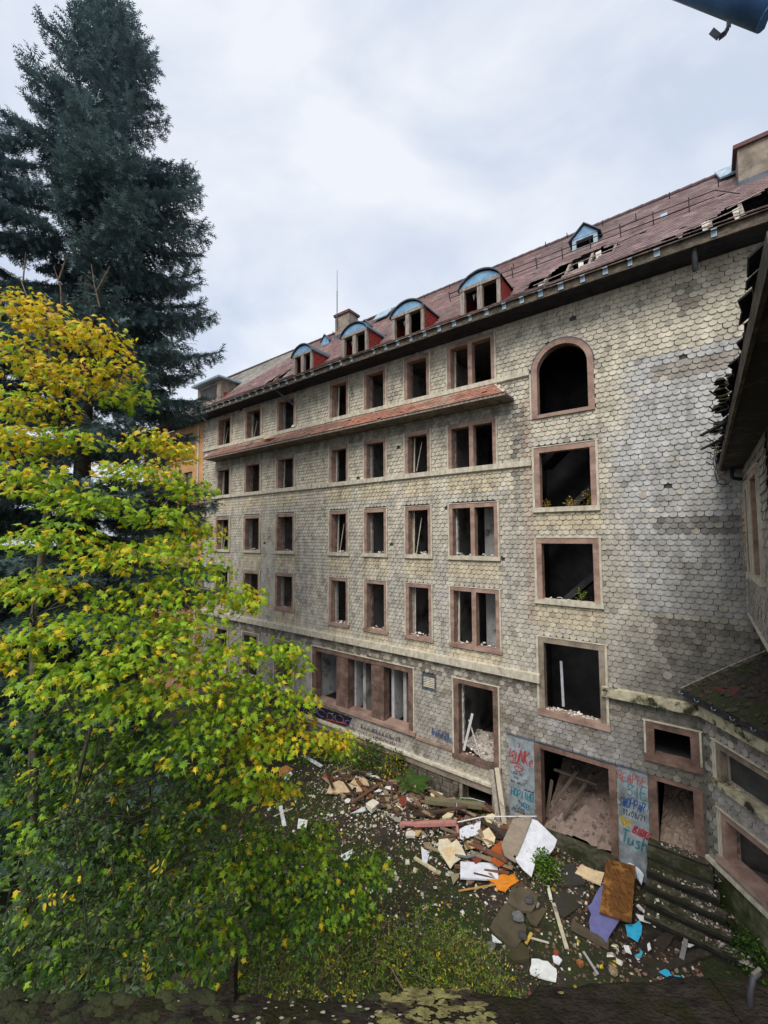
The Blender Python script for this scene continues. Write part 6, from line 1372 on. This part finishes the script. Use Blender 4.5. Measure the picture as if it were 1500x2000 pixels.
slab('cyan_scrap', 'small torn cyan scrap between the cyan sheets', 'sheet', cD, [(522, 848), (560, 830), (566, 806), (584, 820), (570, 862), (540, 866)], (74, 170, 190), .04, .012)
for i, (pts, lab) in enumerate((([(597, 488), (640, 455), (692, 500), (688, 548), (620, 510)], 'rounded white plate shard right of the brown door'), ([(536, 478), (552, 470), (600, 520), (658, 545), (640, 556), (560, 520)], 'long narrow white plate shard right of the brown door'), ([(530, 542), (600, 560), (668, 575), (668, 600), (640, 612), (562, 590)], 'flat white plate shard below the narrow one'), ([(648, 620), (680, 606), (702, 632), (670, 642)], 'smallest white plate shard below the brown door'), ([(712, 580), (770, 565), (785, 610), (740, 615)], 'white folded shard at the right of the plate shards'), ([(700, 550), (745, 520), (762, 560), (720, 566)], 'white chipped shard near the steps'), ([(1002, 690), (1020, 652), (1090, 712), (1070, 742)], 'white shard in front of the ivy'), ([(440, 770), (480, 775), (502, 838), (455, 815)], 'white crushed scrap below the lavender board'), ([(615, 765), (632, 750), (645, 800), (622, 815)], 'upright white scrap left of the dark slab'), ([(860, 690), (890, 678), (912, 700), (880, 716)], 'white bent scrap on top of the dark plank'), ([(870, 745), (960, 770), (930, 786), (872, 778)], 'pale triangular scrap beside the dark plank'))):
    slab('plate_shard', lab, 'shard', cD, pts, (224, 224, 222), .08 + .02 * (i % 3), .02, (R.uniform(-.1, .1), R.uniform(0, .2)), 0)
slab('metal_bowl', 'pale dented bowl leaning behind the brown door', 'bowl', cD, [(460, 178), (490, 165), (520, 185), (560, 215), (592, 255), (575, 325), (540, 268), (530, 200)], (206, 210, 218), .35, .05, (0, .3))
slab('concrete_slab', 'dark square concrete slab in front of the steps', 'slab', cD, [(895, 508), (1002, 530), (952, 642), (880, 622)], (62, 54, 46), .10, .07, (0, .06), .2)
slab('concrete_slab', 'long dark broken slab pointing at the steps', 'slab', cD, [(665, 760), (690, 715), (872, 562), (882, 640), (745, 805)], (58, 50, 43), .08, .06, (0, .06), .2)
stick('white_lath', 'thin white lath standing out of the ivy', 'lath', cD, (1062, 578), (1218, 832), .06, .03, (212, 206, 190), .25, .08)
stick('white_plank', 'wide white plank lying before the lower ivy', 'plank', cD, (1100, 806), (1392, 918), .12, .04, (212, 206, 192), .1, .08)
stick('white_lath', 'thin pale lath left of the stone near the ledge', 'lath', cD, (148, 820), (254, 985), .05, .025, (178, 172, 172), .05, .05)
stick('grey_plank', 'short grey plank leaning on the dark slab', 'plank', cD, (868, 876), (908, 690), .09, .04, (136, 130, 126), .06, .2)
stick('old_log', 'rotten log below the lavender board', 'log', cD, (60, 625), (335, 772), .16, .13, (92, 82, 66), .12, .12)
stick('dark_plank', 'long dark plank half buried near the right foreground', 'plank', cD, (640, 985), (1060, 815), .18, .06, (58, 52, 44), .04, .06)
slab('brick', 'orange-brown brick lying near the ledge', 'brick', cE, [(1128, 1072), (1160, 1062), (1198, 1098), (1165, 1122)], (168, 100, 66), .1, .08)
slab('brick', 'red brick below the crossing laths', 'brick', cE, [(900, 985), (930, 968), (962, 1000), (925, 1018)], (136, 74, 50), .09, .08)
for pts, lab, rgb, h, th in (([(500, 350), (620, 338), (680, 380), (752, 450), (742, 500), (720, 560), (690, 600), (580, 596), (500, 545), (450, 500)], 'upper broken concrete slab with grey stone on it', (98, 88, 74), .14, .06), ([(440, 512), (500, 560), (560, 600), (600, 680), (642, 752), (630, 820), (590, 882), (540, 950), (450, 920), (350, 830), (290, 762), (320, 680), (400, 560)], 'largest broken concrete slab, left of the white lath', (88, 80, 64), .09, .06), ([(642, 612), (760, 590), (862, 508), (852, 560), (800, 650), (745, 732), (680, 700), (640, 645)], 'right broken concrete slab beside the yellow splinter', (92, 82, 64), .08, .06), ([(440, 930), (600, 905), (668, 980), (670, 1060), (520, 1080), (420, 1010)], 'low mossy concrete slab above the broken white plaster sheet', (74, 68, 46), .06, .08), ([(920, 140), (1100, 130), (1210, 330), (1080, 350), (960, 330)], 'upper dark asphalt slab below the doorway', (66, 62, 58), .06, .06), ([(905, 370), (1080, 350), (1200, 345), (1150, 560), (1010, 660), (930, 600)], 'lower dark asphalt slab left of the lavender board', (62, 58, 54), .05, .06)):
    slab('concrete_slab', lab, 'slab', cE, pts, rgb, h, th, (R.uniform(-.06, .06), R.uniform(.02, .12)), .3, stain=srgb(52, 52, 32), lo=.5, hi=.68, ss=1.5)
def rock(name, label, crop, uv, r, rgb, h=.05, sq=(1, .8, .65), group=None):
    x0, y0, k = crop; p = on_ground(x0 + uv[0] / k, y0 + uv[1] / k, h); V = []; n = 8
    for j, (rr, zz) in enumerate(((.75, -.6), (1, -.1), (.85, .45), (.45, .75))):
        for i in range(n): a = 2 * pi * i / n; q = R.uniform(.8, 1.15); V.append((cos(a) * r * rr * q * sq[0], sin(a) * r * rr * q * sq[1], zz * r * sq[2] * R.uniform(.85, 1.1)))
    mb = MB(); mb.add(V, [(j*n+i, j*n+(i+1) % n, (j+1)*n+(i+1) % n, (j+1)*n+i) for j in range(3) for i in range(n)] + [tuple(range(n))[::-1], tuple(range(3*n, 4*n))])
    o = mb.build(name, cmat(rgb, bump=.6)); o.location = p; o.rotation_euler = (0, 0, R.uniform(0, 6)); tag(o, label, 'stone', group)
rock('stone', 'grey angular stone resting on the largest concrete slab', cE, (562, 648), .17, (112, 112, 112), .2)
rock('stone', 'dark round stone on the upper concrete slab', cE, (670, 490), .13, (84, 82, 84), .24)
rock('stone', 'dark stone at the lower tip of the largest concrete slab', cE, (605, 830), .13, (70, 66, 64), .16)
rock('stone', 'pale grey stone left of the white triangular shard', cE, (285, 945), .15, (112, 108, 104), .06)
rock('stone', 'tan stone near the lower right foreground', cD, (365, 960), .13, (150, 132, 104), .05)
stick('white_lath', 'long white lath right of the concrete slabs', 'lath', cE, (905, 520), (1036, 965), .09, .03, (196, 186, 160), .08, .06)
stick('white_lath', 'short white lath above the long white one', 'lath', cE, (850, 350), (882, 490), .08, .03, (206, 200, 180), .12, .08)
stick('yellow_stick', 'short yellow splinter below the concrete slabs', 'stick', cE, (692, 812), (636, 914), .07, .03, (206, 172, 80), .1, .06)
stick('white_lath', 'thin white lath crossing below the yellow splinter', 'lath', cE, (682, 858), (862, 908), .04, .02, (200, 190, 180), .06, .06)
slab('plaster_sheet', 'broken white plaster sheet with dark cracks in the front', 'sheet', cE, [(690, 1060), (760, 1062), (800, 1080), (850, 1085), (890, 1130), (932, 1160), (940, 1200), (930, 1280), (830, 1258), (740, 1230), (680, 1202), (672, 1170), (688, 1120)], (226, 228, 224), .1, .035, (0, .05), 0, lo=.62, hi=.65, stain=srgb(60, 54, 48))
slab('plaster_shard', 'small white piece above the broken plaster sheet', 'shard', cE, [(895, 1032), (935, 1022), (990, 1072), (960, 1116), (905, 1088)], WHITE, .06, .03)
slab('plaster_shard', 'white triangular shard left of the concrete slabs', 'shard', cE, [(300, 820), (402, 905), (312, 896)], WHITE, .08, .02)
slab('plank_scrap', 'pale plank scrap beside the brown door top', 'plank', cD, [(205, 118), (300, 132), (305, 160), (210, 145)], (166, 138, 122), .12, .05)
# loose planks and scraps of the heap, each told apart by colour, size and place
def place(s, o):
    w = next(t for lim, t in ((-11, 'under the graffiti wall'), (-9.7, 'left of the fern'), (-8.6, 'in front of the fern'), (-7.5, 'right of the fern'), (-6.4, 'below the basement window'), (-5.5, 'by the leaning posts'), (9, 'near the left painted panel')) if s < lim)
    return w + (', close to the wall' if o < .95 else ', mid-heap' if o < 1.9 else ', at the heap front')
used = set(); k = 0
PC = [((96, 70, 54), 'brown'), ((70, 54, 44), 'dark brown'), ((128, 112, 92), 'greyish'), ((116, 80, 60), 'reddish brown'), ((54, 46, 42), 'blackened'), ((150, 132, 104), 'pale')]
while k < 110:
    s = R.uniform(-12.2, -4.9); o_ = R.uniform(.5, 2.9) if s > -10 else R.uniform(.9, 2.6); L = R.uniform(.5, 1.7); rgb, cn = R.choice(PC)
    lab = f"{'short' if L < .85 else 'long' if L > 1.3 else 'splintered'} {cn} plank {place(s, o_)}"
    if lab in used: k += .2; continue
    used.add(lab); k += 1; p = wfac(s, -o_, -H); a = R.gauss(-AZ, .55); g = gh(p.x, p.y)
    mb = MB(); mb.bar((-L/2, 0, 0), (L/2, 0, R.uniform(-.08, .16)), R.uniform(.05, .14), R.uniform(.02, .05))
    o = mb.build('splintered_plank', cmat(rgb)); o.location = (p.x, p.y, g + R.uniform(.05, .22)); o.rotation_euler = (R.uniform(-.2, .2), 0, a); tag(o, lab, 'plank', 'splintered planks in the heap')
BITS = []
for q in range(9):
    mb = MB(); n = R.randint(4, 7); P = [(cos(2*pi*i/n + R.uniform(-.3, .3)) * R.uniform(.5, 1.1), sin(2*pi*i/n + R.uniform(-.3, .3)) * R.uniform(.4, .8), 0) for i in range(n)]; mb.prism(P, (0, 0, .09)); BITS.append(mb)
SC_ = [((216, 212, 204), 'white'), ((206, 190, 158), 'cream'), ((176, 164, 148), 'grey-beige'), ((150, 124, 100), 'tan'), ((118, 98, 84), 'brown'), ((134, 66, 54), 'red-brown'), ((196, 172, 120), 'yellowish')]
k = 0
while k < 170:
    s = -8.2 + R.gauss(0, 2.3) if k < 80 else -5.2 + R.gauss(0, .8); o_ = .45 + abs(R.gauss(1.1, .8)); sz = R.uniform(.08, .30); rgb, cn = R.choice(SC_); k += .25
    if not -12.6 < s < -4.7: continue
    lab = f"{'small' if sz < .13 else 'large' if sz > .22 else 'mid-sized'} {cn} board scrap {place(s, o_)}"
    if lab in used: continue
    used.add(lab); k += .75; p = wfac(s, -o_, -H)
    me = BITS[int(k) % 9].mesh('broken_sheet', cmat(rgb, lo=.54, hi=.68)); o = link('broken_sheet', me); o.location = (p.x, p.y, gh(p.x, p.y) + R.uniform(.02, .14)); o.scale = (sz, sz, sz * R.uniform(.5, 2)); o.rotation_euler = (R.gauss(0, .35), R.gauss(0, .35), R.uniform(0, 6)); tag(o, lab, 'scrap', 'scraps in the heap')
# countless plaster chips, gravel and rubble
CH_V = [(-.5, -.4, -.25), (.45, -.5, -.2), (.55, .4, -.25), (-.4, .5, -.2), (-.35, -.3, .25), (.35, -.35, .2), (.4, .3, .28), (-.3, .35, .2)]
CH_F = [(0, 3, 2, 1), (4, 5, 6, 7), (0, 1, 5, 4), (1, 2, 6, 5), (2, 3, 7, 6), (3, 0, 4, 7)]
def chips(name, label, P, size, cols, flat=(.5, 1.0), seed=1):
    rn = np.random.default_rng(seed); n = len(P); P = np.array(P); T = np.stack([rn.normal(0, 1, n), rn.normal(0, 1, n), rn.normal(0, .25, n)], 1); Nn = np.array([[0, 0, 1.0]]) + rn.normal(0, .35, (n, 3))
    Mx = frames(T, Nn) * (size * np.ones(n))[:, None, None]; Mx = Mx * np.stack([rn.uniform(.6, 1.3, n), rn.uniform(.6, 1.3, n), rn.uniform(*flat, n)], 1)[:, None, :]
    c = np.array(cols)[rn.integers(0, len(cols), n)] * rn.uniform(.7, 1.15, (n, 1))
    o = link(name, scatter_mesh(name, CH_V, CH_F, Mx, P, c.astype(np.float32), M['rubble'])); tag(o, label, 'rubble', kind='stuff'); return o
cw = [srgb(224, 222, 216), srgb(206, 198, 182), srgb(226, 210, 170), srgb(190, 180, 168)]; cb = [srgb(120, 92, 74), srgb(96, 76, 62), srgb(132, 90, 70), srgb(150, 136, 118), srgb(84, 74, 66)]
rn = np.random.default_rng(5); P, S = [], []
while len(P) < 2900:
    s = rn.normal(-8, 2.6); o_ = abs(rn.normal(1.6, .9)) + .3
    if rn.random() < .25: s, o_ = rn.uniform(-13, 0), rn.uniform(.6, 6.5)
    p = wfac(s, -o_, -H)
    if s > -.5 or (s > -1.6 and o_ < 1.9): continue
    P.append((p.x, p.y, gh(p.x, p.y) + .015)); S.append(rn.uniform(.02, .065) if rn.random() < .85 else rn.uniform(.07, .15))
chips('plaster_chips', 'countless white and cream plaster chips strewn over the courtyard', P, np.array(S), cw, (.35, .8), 6)
P, S = [], []
while len(P) < 4200:
    s = rn.uniform(-13, -.4); o_ = rn.uniform(.35, 6.5); p = wfac(s, -o_, -H)
    if s > -1.6 and o_ < 1.9: continue
    if rn.random() > math.exp(-((o_ - 1.6) / 2.2) ** 2) + .25: continue
    P.append((p.x, p.y, gh(p.x, p.y) + .01)); S.append(rn.uniform(.025, .09))
chips('brick_rubble', 'brown brick and mortar rubble covering the heap', P, np.array(S), cb, (.4, .9), 7)
P, S = [], []
for k in range(430):
    i = rn.integers(0, 6); o_ = .02 + .27 * i + rn.uniform(.02, .28); s = rn.uniform(-1.5, -.1 + .08 * i)
    if rn.random() < .6: s = rn.normal(-.7 + .12 * i, .25)
    if s < -1.5 or s > -.05 + .1 * i: continue
    p = wfac(s, -o_, 0); P.append((p.x, p.y, 1.31 - .205 * i + .012)); S.append(.012 + .07 * rn.random() ** 2)
chips('step_rubble', 'pinkish plaster rubble scattered on the entrance steps', P, np.array(S), [srgb(160, 142, 130), srgb(196, 186, 176), srgb(120, 104, 92)], (.4, .8), 8)
mb = MB(); p = wfac(-3.6, -.55, -H); mb.wbox(-1.35, 1.2, 0, .52, -.1, .40, .02); o = mb.build('threshold_step', M['step']); o.location = p; o.rotation_euler = (0, 0, -AZ); tag(o, 'mossy dark stone threshold in front of the wide doorway', 'step')
# rubble inside the doorways and rooms, on sills
def rubble_floor(name, label, s0, s1, y0, y1, hf, rgb, n, seed, csize=(.03, .12)):
    xs_, ys_ = np.linspace(s0, s1, 22), np.linspace(y0, y1, 22); rn = np.random.default_rng(seed); V = []
    for y in ys_:
        for s in xs_: V.append(wfac(s, y, hf(s, y) + rn.uniform(-.03, .03) - H))
    V = np.array([tuple(v) for v in V]); i = (np.arange(21)[:, None] * 22 + np.arange(21)[None, :]).ravel(); LI = np.stack([i, i + 1, i + 23, i + 22], 1).ravel()
    me = bulk_mesh(name, V, 4, LI, cmat(rgb, bump=.7)); o = link(name, me); tag(o, label, 'rubble', kind='stuff')
    P, S = [], []
    for k in range(n):
        s, y = rn.uniform(s0, s1), rn.uniform(y0, y1); p = wfac(s, y, 0); P.append((p.x, p.y, hf(s, y) + .02)); S.append(csize[0] + (csize[1] - csize[0]) * rn.random() ** 2.5)
    chips(name + '_chips', label.replace('heap', 'chips'), P, np.array(S), [srgb(*[min(255, int(c * q)) for c in rgb]) for q in (.8, 1, 1.2)], (.4, .9), seed + 1)
rubble_floor('hall_rubble', 'pale rubble heap filling the wide doorway', -4.56, -2.56, .02, 3.2, lambda s, y: .24 + .42 * y + .25 * vn(s * 2, y * 2) + .08 * (s + 3.5), (140, 122, 112), 330, 71, (.015, .15))
rubble_floor('passage_rubble', 'fine pinkish rubble heap inside the narrow right doorway', -1.32, -.5, .02, 2.2, lambda s, y: 1.18 + .32 * y + .1 * vn(s * 3, y * 3), (156, 136, 122), 160, 73, (.015, .07))
rubble_floor('room_rubble', 'white plaster rubble heap inside the big ground-floor window', -7.55, -6.2, .1, 1.6, lambda s, y: 1.72 + .22 * y + .45 * max(0, (-6.6 - s)) * max(0, 1 - y) + .12 * vn(s * 3, y * 3), (186, 176, 166), 300, 75, (.03, .13))
P, S = [], []
for (s0, s1, z0, z1, c, r) in WIN:
    if r in (3, 4) or c == 'I':
        for k in range(15 if c in 'DEFG' else 6):
            s = rn.uniform(s0 + .25, s1 - .25); y = rn.uniform(-.02, .4); p = wfac(s, y, z0 + .15); P.append((p.x, p.y, p.z + .015 + .10 * max(0, 1 - abs(y - .2) * 4) * rn.random())); S.append(rn.uniform(.03, .12))
for k in range(60): s = rn.uniform(-4.35, -2.7); p = wfac(s, rn.uniform(-.05, .25), -5.92 + .2); P.append((p.x, p.y, p.z + .02)); S.append(rn.uniform(.03, .11))
chips('sill_rubble', 'white plaster rubble lying on the window sills', P, np.array(S), [srgb(222, 214, 206), srgb(196, 184, 172)], (.4, .8), 9)
for (a, b, lab) in ((( -4.3, .3, 1.0), (-3.7, .9, 2.0), 'broken grey plank standing in the doorway rubble'), ((-4.5, .2, .6), (-4.35, .35, 1.75), 'whitish post standing at the left of the doorway'), ((-4.0, .3, .7), (-3.3, 1.2, 1.9), 'dark plank leaning into the doorway rubble'), ((-4.4, .8, 1.9), (-3.1, 1.0, 1.75), 'horizontal broken rail across the doorway rubble')):
    A = wfac(a[0], a[1], a[2] - H); B = wfac(b[0], b[1], b[2] - H); mb = MB(); mb.bar(Vector(), B - A, .09, .06); o = mb.build('broken_plank', cmat((150, 140, 128) if 'white' in lab else (98, 86, 76))); o.location = A; tag(o, lab, 'plank')
for (a, b, w, rgb, lab) in (((-8.75, .05, -4.0), (-8.9 + .25, -.08, -3.05), .06, (224, 206, 200), 'pale pinkish lath leaning in a fourth-row window'), ((-7.45, .1, -8.0), (-7.1, .15, -6.6), .09, (206, 204, 200), 'white board standing at the left of the big ground-floor window'), ((-7.3, .25, -6.9), (-6.8, .1, -8.0), .035, (206, 200, 196), 'thin white lath slanting in the big ground-floor window'), ((-3.95, .5, -5.7), (-3.97, .45, -4.2), .08, (176, 178, 186), 'whitish upright pipe inside the lowest stairwell window')):
    A = wfac(*a); B = wfac(*b); mb = MB(); mb.bar(Vector(), B - A, w, .03, up=(.5, .8, 0)); o = mb.build('loose_lath', cmat(rgb)); o.location = A; tag(o, lab, 'lath')
mb = MB(); p = wfac(-17.0, -.12, 5.80); mb.prism([(-.14, -.05, 0), (.1, -.05, 0), (.16, .05, .14), (-.18, .05, .14)], (0, .12, 0)); o = mb.build('broken_basin', cmat((226, 220, 208))); o.location = p; o.rotation_euler = (0, 0, -AZ); tag(o, 'broken white basin lying on the upper sill band', 'basin')
slab_p = wfac(-18.6, -.5, 5.42); mb = MB(); mb.prism([(-.5, 0, 0), (-.1, .05, .05), (.5, .12, .03), (.45, -.18, -.1), (0, -.25, -.16)], (0, 0, .03)); o = mb.build('loose_cardboard', cmat((206, 176, 140))); o.location = slab_p; o.rotation_euler = (0, 0, -AZ); tag(o, 'pale torn board lying on the pent roof tiles', 'board')
